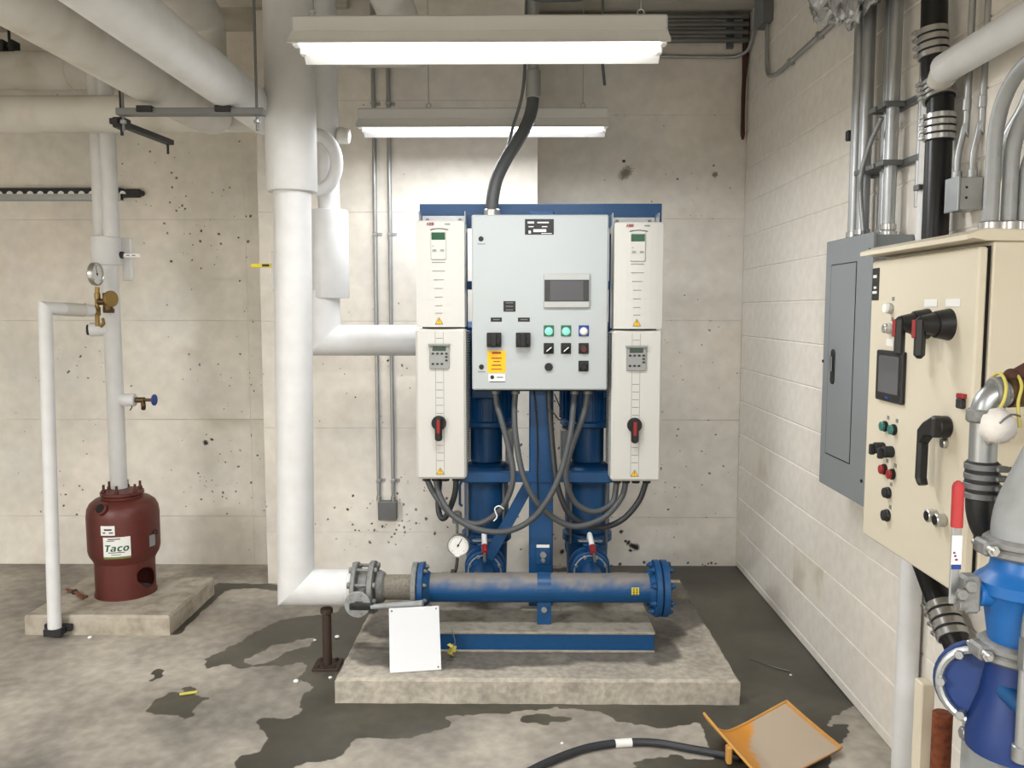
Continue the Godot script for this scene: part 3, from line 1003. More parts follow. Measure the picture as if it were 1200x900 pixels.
func pump(x: float, label: String) -> void:
	var z := 0.99
	var t := thing("multistage_pump", label, "pump", V(x, 0.2, z), "multistage pumps on the skid")
	var s := begin()
	box(s, V(x - 0.12, 0.2, z - 0.11), V(x + 0.12, 0.225, z + 0.13), 0.006)
	lathe(s, [Vector2(0, 0.225), Vector2(0.115, 0.225), Vector2(0.1, 0.25), Vector2(0.105, 0.44), Vector2(0.125, 0.455), Vector2(0.125, 0.49), Vector2(0.112, 0.5), Vector2(0, 0.5)], at(x, 0, z), 32)
	cyl(s, V(x, HY, z + 0.05), V(x, HY, z + 0.15), 0.062, 28)
	cyl(s, V(x, HY, z - 0.05), V(x, HY, z - 0.2), 0.062, 28)
	part("pump_base", s, M.blue, t)
	s = begin()
	flange(s, V(x, HY, z + 0.14), Vector3.BACK, 0.1, 0.024)
	part("flange", s, M.blue, t)
	s = begin()
	flange(s, V(x, HY, z - 0.2), Vector3.FORWARD, 0.1, 0.024)
	part("flange", s, M.blue, t)
	s = begin()
	cyl(s, V(x, 0.5, z), V(x, 0.755, z), 0.112, 36, 0.003)
	part("sleeve", s, M.blue, t)
	for k in 4:
		var a := TAU * (k + 0.5) / 4
		s = begin()
		cyl(s, V(x + cos(a) * 0.125, 0.45, z + sin(a) * 0.125), V(x + cos(a) * 0.125, 0.77, z + sin(a) * 0.125), 0.0075, 8)
		part("stay_bolt", s, M.strut, t)
	s = begin()
	lathe(s, [Vector2(0, 0.755), Vector2(0.137, 0.755), Vector2(0.14, 0.76), Vector2(0.14, 0.805), Vector2(0.12, 0.83), Vector2(0.085, 0.845), Vector2(0, 0.845)], at(x, 0, z), 32)
	bolts(s, V(x, 0.80, z), Vector3.UP, 0.122, 8, 0.011, 0.022, 0.2)
	part("pump_head", s, M.blue, t)
	s = begin()
	cyl(s, V(x, 0.845, z), V(x, 1.035, z), 0.08, 28)
	part("motor_stool", s, M.blue, t)
	for e in [-1.0, 1.0]:
		s = begin()
		box(s, V(x + e * 0.117 - 0.02, 0.85, z - 0.06), V(x + e * 0.117 + 0.02, 1.02, z + 0.075), 0.008)
		part("coupling_guard", s, M.grey_paint, t)
	s = begin()
	lathe(s, [Vector2(0, 1.03), Vector2(0.13, 1.03), Vector2(0.14, 1.038), Vector2(0.14, 1.055), Vector2(0.128, 1.065), Vector2(0.128, 1.42), Vector2(0.136, 1.425), Vector2(0.136, 1.52), Vector2(0.11, 1.545), Vector2(0, 1.55)], at(x, 0, z), 36)
	part("motor", s, M.blue, t)
	s = begin()
	for k in 30:
		var a := TAU * k / 30
		var f := Transform3D(Basis(Vector3.UP, a), V(x, 0, z))
		box(s, V(0.125, 1.07, -0.0025), V(0.143, 1.41, 0.0025), 0.0, f)
	var fin := part("cooling_fins", s, M.blue, t)
	fin.set_meta("kind", "stuff")
	s = begin()
	box(s, V(x - 0.06 + (0.12 if x > 0 else 0.0), 1.18, z + 0.11), V(x + 0.06 + (0.05 if x > 0 else 0.0), 1.3, z + 0.17), 0.006)
	part("terminal_box", s, M.blue, t)

	# the shut-off valve between pump and header
	var v := thing("butterfly_valve", ("blue lever valve in front of the pump by the gauge, red and white handle" if x < 0 else "blue lever valve in front of the pump nearer the block wall, red and white handle"), "valve", V(x, HY, z + 0.2), "lever valves on the pump outlets")
	s = begin()
	cyl(s, V(x, HY, z + 0.165), V(x, HY, z + 0.215), 0.086, 36, 0.004)
	cyl(s, V(x, HY + 0.07, z + 0.19), V(x, HY + 0.135, z + 0.19), 0.018, 16)
	box(s, V(x - 0.035, HY + 0.118, z + 0.16), V(x + 0.035, HY + 0.128, z + 0.22), 0.002)
	part("valve_body", s, M.blue, v)
	s = begin()
	flange(s, V(x, HY, z + 0.216), Vector3.BACK, 0.094, 0.022)
	part("flange", s, M.blue, v)
	each("bolt", ring_of_bolts(V(x, HY, z + 0.238), Vector3.BACK, 0.076, 8, 0.009, 0.012, 0.39), M.steel, v)
	s = begin()
	lathe_ring(s, V(x, HY, z + 0.24), Vector3.BACK, 0.078, 0.004, 30)
	part("weld_ring", s, M.grey_paint, v)
	s = begin()
	cyl(s, V(x, HY, z + 0.24), V(x, HY, HZ), 0.05, 28)
	part("branch", s, M.blue, v)
	s = begin()
	prism(s, PackedVector2Array([Vector2(-0.055, -0.012), Vector2(0.05, -0.016), Vector2(0.06, 0.0), Vector2(0.045, 0.014), Vector2(-0.04, 0.014), Vector2(-0.06, 0.004)]), 0.008, Transform3D(Basis(Vector3.RIGHT, Vector3.FORWARD, Vector3.UP), V(x, HY + 0.137, z + 0.2)))
	part("notch_plate", s, M.galv, v)
	var la := V(x - 0.003, HY + 0.168, z + 0.2)
	var lm := V(x + 0.002, HY + 0.14, z + 0.29)
	var lb := V(x + 0.008, HY + 0.10, z + 0.36)
	s = begin()
	cyl(s, V(x - 0.003, HY + 0.145, z + 0.2), V(x - 0.003, HY + 0.16, z + 0.2), 0.012, 10)
	tube(s, [V(x - 0.003, HY + 0.15, z + 0.18), la, lm], 0.013, 10)
	part("lever", s, M.white, v)
	s = begin()
	tube(s, [lm, lm.lerp(lb, 0.6)], 0.0145, 10)
	part("grip", s, M.red, v)
	s = begin()
	tube(s, [lm.lerp(lb, 0.6), lb + V(0, -0.01, 0.02)], [0.008, 0.006], 8)
	part("lever_tip", s, M.strut, v)

# ---------------------------------------------------------------- variable frequency drives
func drives() -> void:
	var a := drive("white wall-type motor drive with two keypads, hung beside the white rear pipe's elbow")
	a.position = V(-0.356, 0.842, 1.196)
	var b := a.duplicate()
	b.name = numbered("motor_drive")
	add_child(b)
	b.position = V(0.519, 0.834, 1.196)
	tag(b, "white wall-type motor drive with two keypads, between grey control panel and block wall", "motor drive", "motor drives on the blue frame")

func drive(label: String) -> Node3D:
	var t := thing("motor_drive", label, "motor drive", Vector3.ZERO, "motor drives on the blue frame")
	var F := 0.222
	var s := begin()
	box(s, V(-0.09, 0.02, 0.0), V(0.095, 1.16, 0.15), 0.004)
	part("chassis", s, M.drive_grey, t)
	s = begin()
	box(s, V(-0.113, 0.0, 0.10), V(0.111, 0.678, F), 0.01)
	part("lower_cover", s, M.drive, t)
	s = begin()
	var top := PackedVector2Array()
	# gently bowed front, seen from above
	for k in 9:
		var u := -1.0 + k / 4.0
		top.append(Vector2(u * 0.107, -(F - 0.006 + 0.012 * (1 - u * u))))
	top.append(Vector2(0.107, -0.08))
	top.append(Vector2(-0.107, -0.08))
	prism(s, top, 0.467, Transform3D(Basis(Vector3.RIGHT, Vector3.FORWARD, Vector3.UP), V(0, 0.686, 0)), 0.006)
	part("upper_cover", s, M.drive, t)
	# fins along both sides
	s = begin()
	for k in 52:
		var h := 0.06 + k * 0.0118
		for e in [-1.0, 1.0]:
			box(s, V(e * 0.104 - 0.014, h, 0.03), V(e * 0.104 + 0.014, h + 0.005, 0.098))
	var fin := part("cooling_fins", s, M.drive_grey, t)
	fin.set_meta("kind", "stuff")
	# bracket on top
	s = begin()
	box(s, V(-0.1, 1.153, 0.02), V(0.1, 1.195, 0.028), 0.001)
	box(s, V(-0.1, 1.153, 0.028), V(0.1, 1.158, 0.16), 0.001)
	part("bracket", s, M.galv, t)
	for e in [-1.0, 1.0]:
		s = begin()
		box(s, V(e * 0.104 - 0.002, 1.12, 0.0), V(e * 0.104 + 0.002, 1.205, 0.12), 0.0005)
		part("cheek_plate", s, M.galv, t)
	for e in [-1.0, 1.0]:
		s = begin()
		cyl(s, V(e * 0.075, 1.175, 0.028), V(e * 0.075, 1.175, 0.033), 0.009, 10)
		part("screw", s, M.strut, t)
	# grooves down the middle
	s = begin()
	var gs := [[0.970, 0.058], [0.932, 0.056], [0.894, 0.046], [0.856, 0.036], [0.818, 0.033], [0.78, 0.031], [0.747, 0.03]]
	for g in gs:
		box(s, V(-g[1] / 2 - 0.006, g[0] - 0.0012, F), V(g[1] / 2 - 0.006, g[0] + 0.0012, F + 0.0072))
	for h in [0.636, 0.439, 0.405, 0.37, 0.336, 0.30, 0.19, 0.155, 0.12, 0.085]:
		box(s, V(-0.021, h - 0.0011, F - 0.002), V(0.009, h + 0.0011, F + 0.0008))
	part("groove", s, M.drive_shadow, t)
	s = begin()
	for e in [-1.0, 1.0]:
		box(s, V(-0.006 + e * 0.018 - 0.0007, 0.02, F - 0.002), V(-0.006 + e * 0.018 + 0.0007, 0.665, F + 0.0005))
	part("seam", s, M.drive_shadow, t)
	# upper keypad
	s = begin()
	prism(s, rr(0.068, 0.128, 0.008), 0.012, at(-0.006, 1.045, F), 0.003)
	var k1 := part("keypad", s, M.drive, t)
	s = begin()
	box(s, V(-0.036, 1.068, F + 0.011), V(0.024, 1.1, F + 0.0135), 0.001)
	part("display", s, M.lcd, k1)
	s = begin()
	for k in 12:
		var u := -0.042 + k * 0.0066
		var h := 1.117 - pow((u + 0.006) / 0.042, 2.0) * 0.006
		box(s, V(u, h - 0.0016, F + 0.001), V(u + 0.0068, h + 0.0016, F + 0.0075))
	part("brow", s, M.ink, k1)
	s = begin()
	for e in [-1.0, 1.0]:
		prism(s, rr(0.018, 0.01, 0.0045), 0.003, at(-0.006 + e * 0.017, 1.022, F + 0.012))
	box(s, V(-0.032, 1.038, F + 0.012), V(-0.026, 1.043, F + 0.014))
	part("button", s, M.drive_grey, k1)
	text(k1, "ABB", 0.013, M.red, at(-0.041, 1.137, F + 0.0075), true, "logo")
	s = begin()
	box(s, V(0.022, 1.134, F + 0.002), V(0.046, 1.139, F + 0.0072))
	part("type_mark", s, M.grey_ink, k1)
	# lower keypad
	s = begin()
	prism(s, rr(0.088, 0.11, 0.006), 0.01, at(-0.006, 0.555, F), 0.002)
	box(s, V(-0.054, 0.604, F), V(0.042, 0.612, F + 0.02), 0.001)
	var k2 := part("keypad", s, M.drive_grey, t)
	s = begin()
	box(s, V(-0.036, 0.58, F + 0.009), V(0.024, 0.6, F + 0.0115), 0.001)
	part("display", s, M.lcd_dark, k2)
	s = begin()
	for r in [[0.568, 4], [0.553, 1], [0.538, 1], [0.522, 3]]:
		for k in r[1]:
			var bx: float = 0.026 if r[1] == 1 else -0.034 + 0.02 * k
			prism(s, rr(0.012, 0.008, 0.0035), 0.003, at(bx, r[0], F + 0.009))
	part("button", s, M.ink, k2)
	# warning triangles
	for h in [0.712, 0.036]:
		s = begin()
		var z := F + (0.0072 if h > 0.5 else 0.0)
		prism(s, PackedVector2Array([Vector2(-0.0165, -0.013), Vector2(0.0165, -0.013), Vector2(0, 0.0165)]), 0.0008, at(-0.006, h, z))
		var w := part("warning_sticker", s, M.yellow, t)
		s = begin()
		var q := [Vector2(-0.0165, -0.013), Vector2(0.0165, -0.013), Vector2(0, 0.0165)]
		for k in 3:
			var a: Vector2 = q[k]
			var b: Vector2 = q[(k + 1) % 3]
			var d := (b - a).normalized()
			box(s, V(0, -0.0008, 0.0006), V(a.distance_to(b), 0.0008, 0.0014), 0.0, Transform3D(Basis(V(d.x, d.y, 0), V(-d.y, d.x, 0), Vector3.BACK), V(a.x - 0.006, a.y + h, z)))
		box(s, V(-0.0072, h - 0.003, z), V(-0.0048, h + 0.009, z + 0.0014))
		box(s, V(-0.0072, h - 0.009, z), V(-0.0048, h - 0.006, z + 0.0014))
		part("warning_mark", s, M.ink, w)
	# rotary isolator
	s = begin()
	cyl(s, V(-0.01, 0.257, F), V(-0.01, 0.257, F + 0.018), 0.033, 28)
	box(s, V(-0.026, 0.178, F + 0.016), V(0.006, 0.285, F + 0.036), 0.008)
	var h2 := part("isolator_handle", s, M.black, t)
	s = begin()
	box(s, V(-0.018, 0.212, F + 0.03), V(-0.002, 0.274, F + 0.0385), 0.003)
	part("red_grip", s, M.red, h2)
	# cable glands
	for x in [-0.076, -0.035, 0.01, 0.06]:
		s = begin()
		cyl(s, V(x, -0.022, 0.15), V(x, 0.0, 0.15), 0.019, 12)
		part("cable_gland", s, M.rubber, t)
	return t

# ---------------------------------------------------------------- main control panel
func control_panel() -> void:
	var F := 1.44
	var t := thing("control_box", "large light grey control panel with small screen, lit buttons and yellow sticker", "control panel", V(0.084, 1.248, 1.3))
	var s := begin()
	box(s, V(-0.21, 1.254, 1.3), V(0.378, 2.012, 1.405), 0.004)
	part("body", s, M.cabinet, t)
	s = begin()
	box(s, V(-0.215, 1.249, 1.408), V(0.384, 2.017, F), 0.006)
	var door := part("door", s, M.cabinet, t)
	s = begin()
	box(s, V(-0.205, 1.24, 1.31), V(0.374, 1.2535, 1.40), 0.001)
	part("gland_plate", s, M.gap, t)
	for x in [-0.20, 0.32]:
		s = begin()
		cyl(s, V(x, 2.016, 1.37), V(x, 2.024, 1.37), 0.008, 10)
		part("roof_bolt", s, M.galv, t)
	# name plate
	s = begin()
	box(s, V(0.018, 1.931, F), V(0.144, 1.998, F + 0.002), 0.0005)
	var np := part("name_plate", s, M.black, door)
	s = begin()
	for b in [[0.03, 1.979, 0.028, 0.008], [0.072, 1.98, 0.05, 0.006], [0.034, 1.963, 0.022, 0.004], [0.092, 1.963, 0.024, 0.004], [0.055, 1.942, 0.056, 0.012], [0.034, 1.936, 0.01, 0.012], [0.09, 1.934, 0.045, 0.003]]:
		box(s, V(b[0], b[1], F + 0.001), V(b[0] + b[2], b[1] + b[3], F + 0.0028))
	part("print", s, M.paper, np)
	# operator screen
	s = begin()
	var fr := rr(0.203, 0.15, 0.006)
	prism(s, fr, 0.012, at(0.2015, 1.687, F), 0.003)
	var hm := part("screen_frame", s, M.silver, door)
	s = begin()
	box(s, V(0.104, 1.64, F + 0.011), V(0.299, 1.735, F + 0.0135), 0.001)
	part("screen_border", s, M.screen_dark, hm)
	s = begin()
	box(s, V(0.128, 1.643, F + 0.013), V(0.274, 1.732, F + 0.0148), 0.001)
	part("screen", s, M.screen, hm)
	# small engraved plates
	for b in [[-0.076, 1.596, 0.053, 0.046], [-0.132, 1.552, 0.049, 0.018], [-0.012, 1.552, 0.052, 0.018]]:
		s = begin()
		box(s, V(b[0], b[1], F), V(b[0] + b[2], b[1] + b[3], F + 0.002), 0.0005)
		var pl := part("engraved_plate", s, M.black, door)
		s = begin()
		var rows := 3 if b[3] > 0.03 else 1
		for k in rows:
			var h: float = b[1] + b[3] * (k + 0.5) / rows
			box(s, V(b[0] + 0.01, h - 0.0016, F + 0.001), V(b[0] + b[2] - 0.01, h + 0.0016, F + 0.0026))
		part("print", s, M.grey_ink, pl)
	# two rotary disconnects
	for x in [-0.117, 0.011]:
		s = begin()
		prism(s, rr(0.064, 0.064, 0.004), 0.022, at(x, 1.472, F), 0.003)
		var ds := part("disconnect_switch", s, M.black, door)
		s = begin()
		box(s, V(x - 0.012, 1.442, F + 0.02), V(x + 0.012, 1.502, F + 0.046), 0.004)
		box(s, V(x - 0.026, 1.45, F + 0.02), V(x + 0.026, 1.472, F + 0.036), 0.004)
		part("knob", s, M.rubber, ds)
	# yellow warning sticker, white strip under it
	s = begin()
	box(s, V(-0.148, 1.326, F), V(-0.066, 1.424, F + 0.001))
	var ys := part("yellow_sticker", s, M.yellow, door)
	s = begin()
	for b in [[-0.127, 1.41, 0.04, 0.008], [-0.13, 1.388, 0.046, 0.005], [-0.122, 1.374, 0.032, 0.004], [-0.128, 1.357, 0.042, 0.005], [-0.13, 1.34, 0.046, 0.004]]:
		box(s, V(b[0], b[1], F + 0.0005), V(b[0] + b[2], b[1] + b[3], F + 0.0016))
	part("print", s, M.red, ys)
	s = begin()
	box(s, V(-0.143, 1.288, F), V(-0.069, 1.322, F + 0.001))
	var ws := part("white_sticker", s, M.paper, door)
	s = begin()
	cyl(s, V(-0.126, 1.306, F + 0.0005), V(-0.126, 1.306, F + 0.0016), 0.009, 14, 0.0)
	box(s, V(-0.106, 1.304, F + 0.0005), V(-0.078, 1.308, F + 0.0014))
	box(s, V(-0.138, 1.284, F), V(-0.068, 1.287, F + 0.0009))
	part("print", s, M.ink, ws)
	# locks
	for h in [1.913, 1.352]:
		s = begin()
		cyl(s, V(-0.174, h, F), V(-0.174, h, F + 0.004), 0.011, 16)
		var lk := part("quarter_turn_lock", s, M.black, door)
		s = begin()
		box(s, V(-0.19, h - 0.024, F), V(-0.155, h - 0.02, F + 0.001))
		part("print", s, M.grey_ink, lk)
	# push buttons
	var cols := [0.124, 0.2, 0.278]
	var rows := [1.512, 1.434, 1.356]
	for r in 3:
		for c in 3:
			if r == 2 and c == 1:
				continue
			var x: float = cols[c]
			var y: float = rows[r]
			s = begin()
			if r == 2 and c == 0:
				cyl(s, V(x, y - 0.004, F), V(x, y - 0.004, F + 0.01), 0.018, 24)
				part("hole_plug", s, M.rubber, door)
				continue
			prism(s, rr(0.045, 0.048, 0.003), 0.004, at(x, y, F), 0.001)
			var bz := part("button_plate", s, M.green if r == 0 and c < 2 else (M.blue_print if r == 0 else M.black), door)
			s = begin()
			lathe_ring(s, V(x, y - 0.003, F + 0.007), Vector3.BACK, 0.0165, 0.0025, 22)
			part("bezel", s, M.black if r > 0 else M.silver, bz)
			s = begin()
			if r == 0:
				lathe(s, [Vector2(0, 0.012), Vector2(0.01, 0.0115), Vector2(0.0145, 0.008), Vector2(0.015, 0.003)].map(func(q): return Vector2(q.x, q.y)), Transform3D(Basis(Vector3.RIGHT, Vector3.BACK, Vector3.UP), V(x, y - 0.003, F + 0.004)), 20)
				part("lit_lens" if c < 2 else "button_cap", s, M.lit_green if c < 2 else M.white, bz)
			elif r == 1 and c < 2:
				cyl(s, V(x, y - 0.003, F + 0.004), V(x, y - 0.003, F + 0.016), 0.014, 18)
				box(s, V(-0.016, -0.005, 0.014), V(0.016, 0.005, 0.026), 0.002, Transform3D(Basis(Vector3.BACK, 0.7), V(x, y - 0.003, F)))
				part("selector", s, M.rubber, bz)
				s = begin()
				box(s, V(-0.014, -0.002, 0.0255), V(0.014, 0.002, 0.027), 0.0, Transform3D(Basis(Vector3.BACK, 0.7), V(x, y - 0.003, F)))
				part("pointer", s, M.white, bz)
			else:
				cyl(s, V(x, y - 0.003, F + 0.004), V(x, y - 0.003, F + 0.018), 0.0145, 18)
				part("button_cap", s, M.dark_red if r == 1 else M.rubber, bz)
	# fitting for the hose on top, glands below
	s = begin()
	cyl(s, V(-0.128, 2.014, 1.36), V(-0.128, 2.05, 1.36), 0.037, 20)
	part("hose_fitting", s, M.steel, t)
	for x in GLANDS:
		s = begin()
		cyl(s, V(x, 1.222, 1.35), V(x, 1.248, 1.35), 0.02, 12)
		part("cable_gland", s, M.strut, t)
	# thick grey hose up to the ceiling
	var h := thing("flexible_conduit", "thick grey flexible conduit curving up from the control panel past the strip lights", "conduit", V(-0.128, 2.05, 1.36))
	s = begin()
	tube(s, curve([V(-0.128, 2.045, 1.36), V(-0.125, 2.10, 1.36), V(-0.105, 2.19, 1.35), V(-0.06, 2.285, 1.32), V(-0.01, 2.37, 1.28), V(0.03, 2.45, 1.25), V(0.05, 2.52, 1.23), V(0.056, 2.58, 1.22)], 5), 0.0285, 20)
	part("flexible_hose", s, M.hose, h)
	s = begin()
	cyl(s, V(0.056, 2.565, 1.22), V(0.056, 2.69, 1.22), 0.034, 20)
	cyl(s, V(0.056, 2.69, 1.22), V(0.056, CEIL, 1.22), 0.026, 20)
	part("rigid_section", s, M.galv, h)
	s = begin()
	tube(s, curve([V(0.03, 3.3, 1.18), V(0.022, 2.9, 1.18), V(0.01, 2.62, 1.18), V(-0.04, 2.44, 1.16), V(-0.075, 2.3, 1.17), V(-0.085, 2.24, 1.24)], 6), 0.0075, 8)
	single("thin_cable", s, M.cable_grey, "thin pale cable running down behind the thick grey conduit", "cable")

const GLANDS := [-0.115, -0.023, 0.246, 0.306]

func flexible_cables() -> void:
	# name tail: path of each loop between panel and drives
	var runs := [
		["grey flexible cable looping from the panel's first gland to the drive by the pipe", [V(-0.115, 1.23, 1.35), V(-0.107, 1.17, 1.36), V(-0.084, 1.10, 1.40), V(-0.048, 0.97, 1.44), V(-0.033, 0.87, 1.46), V(-0.052, 0.78, 1.46), V(-0.104, 0.695, 1.45), V(-0.2, 0.64, 1.43), V(-0.315, 0.675, 1.40), V(-0.395, 0.76, 1.36), V(-0.432, 0.83, 1.346)]],
		["grey flexible cable crossing from the panel's second gland to the drive nearer the block wall", [V(-0.023, 1.23, 1.35), V(-0.028, 1.15, 1.37), V(-0.022, 1.04, 1.42), V(0.008, 0.88, 1.46), V(0.058, 0.77, 1.47), V(0.117, 0.70, 1.46), V(0.2, 0.645, 1.45), V(0.28, 0.635, 1.44), V(0.385, 0.67, 1.41), V(0.462, 0.75, 1.37), V(0.484, 0.82, 1.346)]],
		["grey flexible cable crossing from the panel's third gland in the widest loop", [V(0.246, 1.23, 1.35), V(0.236, 1.15, 1.39), V(0.222, 1.06, 1.45), V(0.18, 0.90, 1.50), V(0.118, 0.77, 1.52), V(0.04, 0.675, 1.51), V(-0.065, 0.622, 1.49), V(-0.19, 0.62, 1.45), V(-0.30, 0.67, 1.42), V(-0.365, 0.75, 1.38), V(-0.391, 0.83, 1.346)]],
		["grey flexible cable in a short loop from the panel's last gland", [V(0.306, 1.23, 1.35), V(0.285, 1.13, 1.37), V(0.236, 1.0, 1.40), V(0.204, 0.88, 1.42), V(0.222, 0.78, 1.42), V(0.27, 0.715, 1.41), V(0.345, 0.69, 1.40), V(0.42, 0.725, 1.37), V(0.44, 0.80, 1.346), V(0.443, 0.815, 1.346)]],
		["dark cable in a narrow hanging loop under the drive beside the rear insulated pipe", [V(-0.296, 0.83, 1.346), V(-0.305, 0.75, 1.34), V(-0.345, 0.65, 1.33), V(-0.372, 0.645, 1.32), V(-0.385, 0.70, 1.30), V(-0.38, 0.82, 1.27), V(-0.375, 0.98, 1.24)]],
		["dark cable from behind the panel dropping to the drive's outer gland by the block wall", [V(0.128, 1.26, 1.33), V(0.133, 1.15, 1.345), V(0.145, 0.98, 1.37), V(0.165, 0.82, 1.40), V(0.215, 0.69, 1.41), V(0.29, 0.632, 1.40), V(0.375, 0.612, 1.38), V(0.47, 0.645, 1.36), V(0.545, 0.73, 1.35), V(0.577, 0.82, 1.346)]],
	]
	for k in runs.size():
		var s := begin()
		tube(s, curve(runs[k][1], 7), 0.0135, 14)
		single("cable", s, M.hose_dark if k > 3 else M.hose, runs[k][0], "cable", "cables under the control panel")
	var s := begin()
	tube(s, curve([V(0.06, 1.25, 1.312), V(0.075, 1.1, 1.309), V(0.08, 0.95, 1.309), V(0.078, 0.85, 1.318), V(0.083, 0.72, 1.309)], 6), 0.0035, 8)
	single("thin_wire", s, M.rubber, "thin black wire running down the blue post", "wire")
	s = begin()
	tube(s, curve([V(0.125, 1.16, 1.39), V(0.15, 1.14, 1.40), V(0.175, 1.11, 1.39), V(0.19, 1.13, 1.36), V(0.155, 1.22, 1.33)], 5), 0.003, 6)
	single("thin_wire", s, M.rubber, "thin black wire curling beside a cable behind the panel's foot", "wire")
	s = begin()
	tube(s, curve([V(-0.075, 0.72, 1.475), V(-0.095, 0.735, 1.48), V(-0.115, 0.72, 1.475), V(-0.105, 0.685, 1.475), V(-0.12, 0.665, 1.475)], 5), 0.003, 6)
	single("cable_tie", s, M.white, "white cable tie round the loop under the control panel", "cable tie")

# ---------------------------------------------------------------- header pipe
func dusty_tube(s: SurfaceTool, a: Vector3, b: Vector3, r: float) -> void:
	var n := 60
	var sides := 36
	var f := along(a, b)
	var L := a.distance_to(b)
	var nz := FastNoiseLite.new()
	nz.seed = 77
	nz.frequency = 9.0
	var blue := c8(8, 72, 122).srgb_to_linear()
	var dust := c8(142, 132, 114).srgb_to_linear()
	for k in n:
		for j in sides:
			for q in [[[0, 0], [0, 1], [1, 1]], [[0, 0], [1, 1], [1, 0]]]:
				var P := []
				for o in q:
					var ang: float = TAU * (j + o[1]) / sides
					var d: Vector3 = f.basis.x * cos(ang) + f.basis.z * sin(ang)
					P.append([f.origin + f.basis.y * L * (k + o[0]) / n + d * r, d])
				if (P[1][0] - P[0][0]).cross(P[2][0] - P[0][0]).dot(P[0][1]) > 0:
					var sw = P[1]
					P[1] = P[2]
					P[2] = sw
				for v in P:
					var p: Vector3 = v[0]
					var w := clampf((v[1].y - 0.12 + nz.get_noise_3dv(p) * 0.5 + nz.get_noise_3dv(p * 3.7) * 0.25) * 1.0, 0.0, 0.78)
					s.set_color(blue.lerp(dust, w))
					s.set_normal(v[1])
					s.set_uv(Vector2(0, 0))
					s.add_vertex(p)

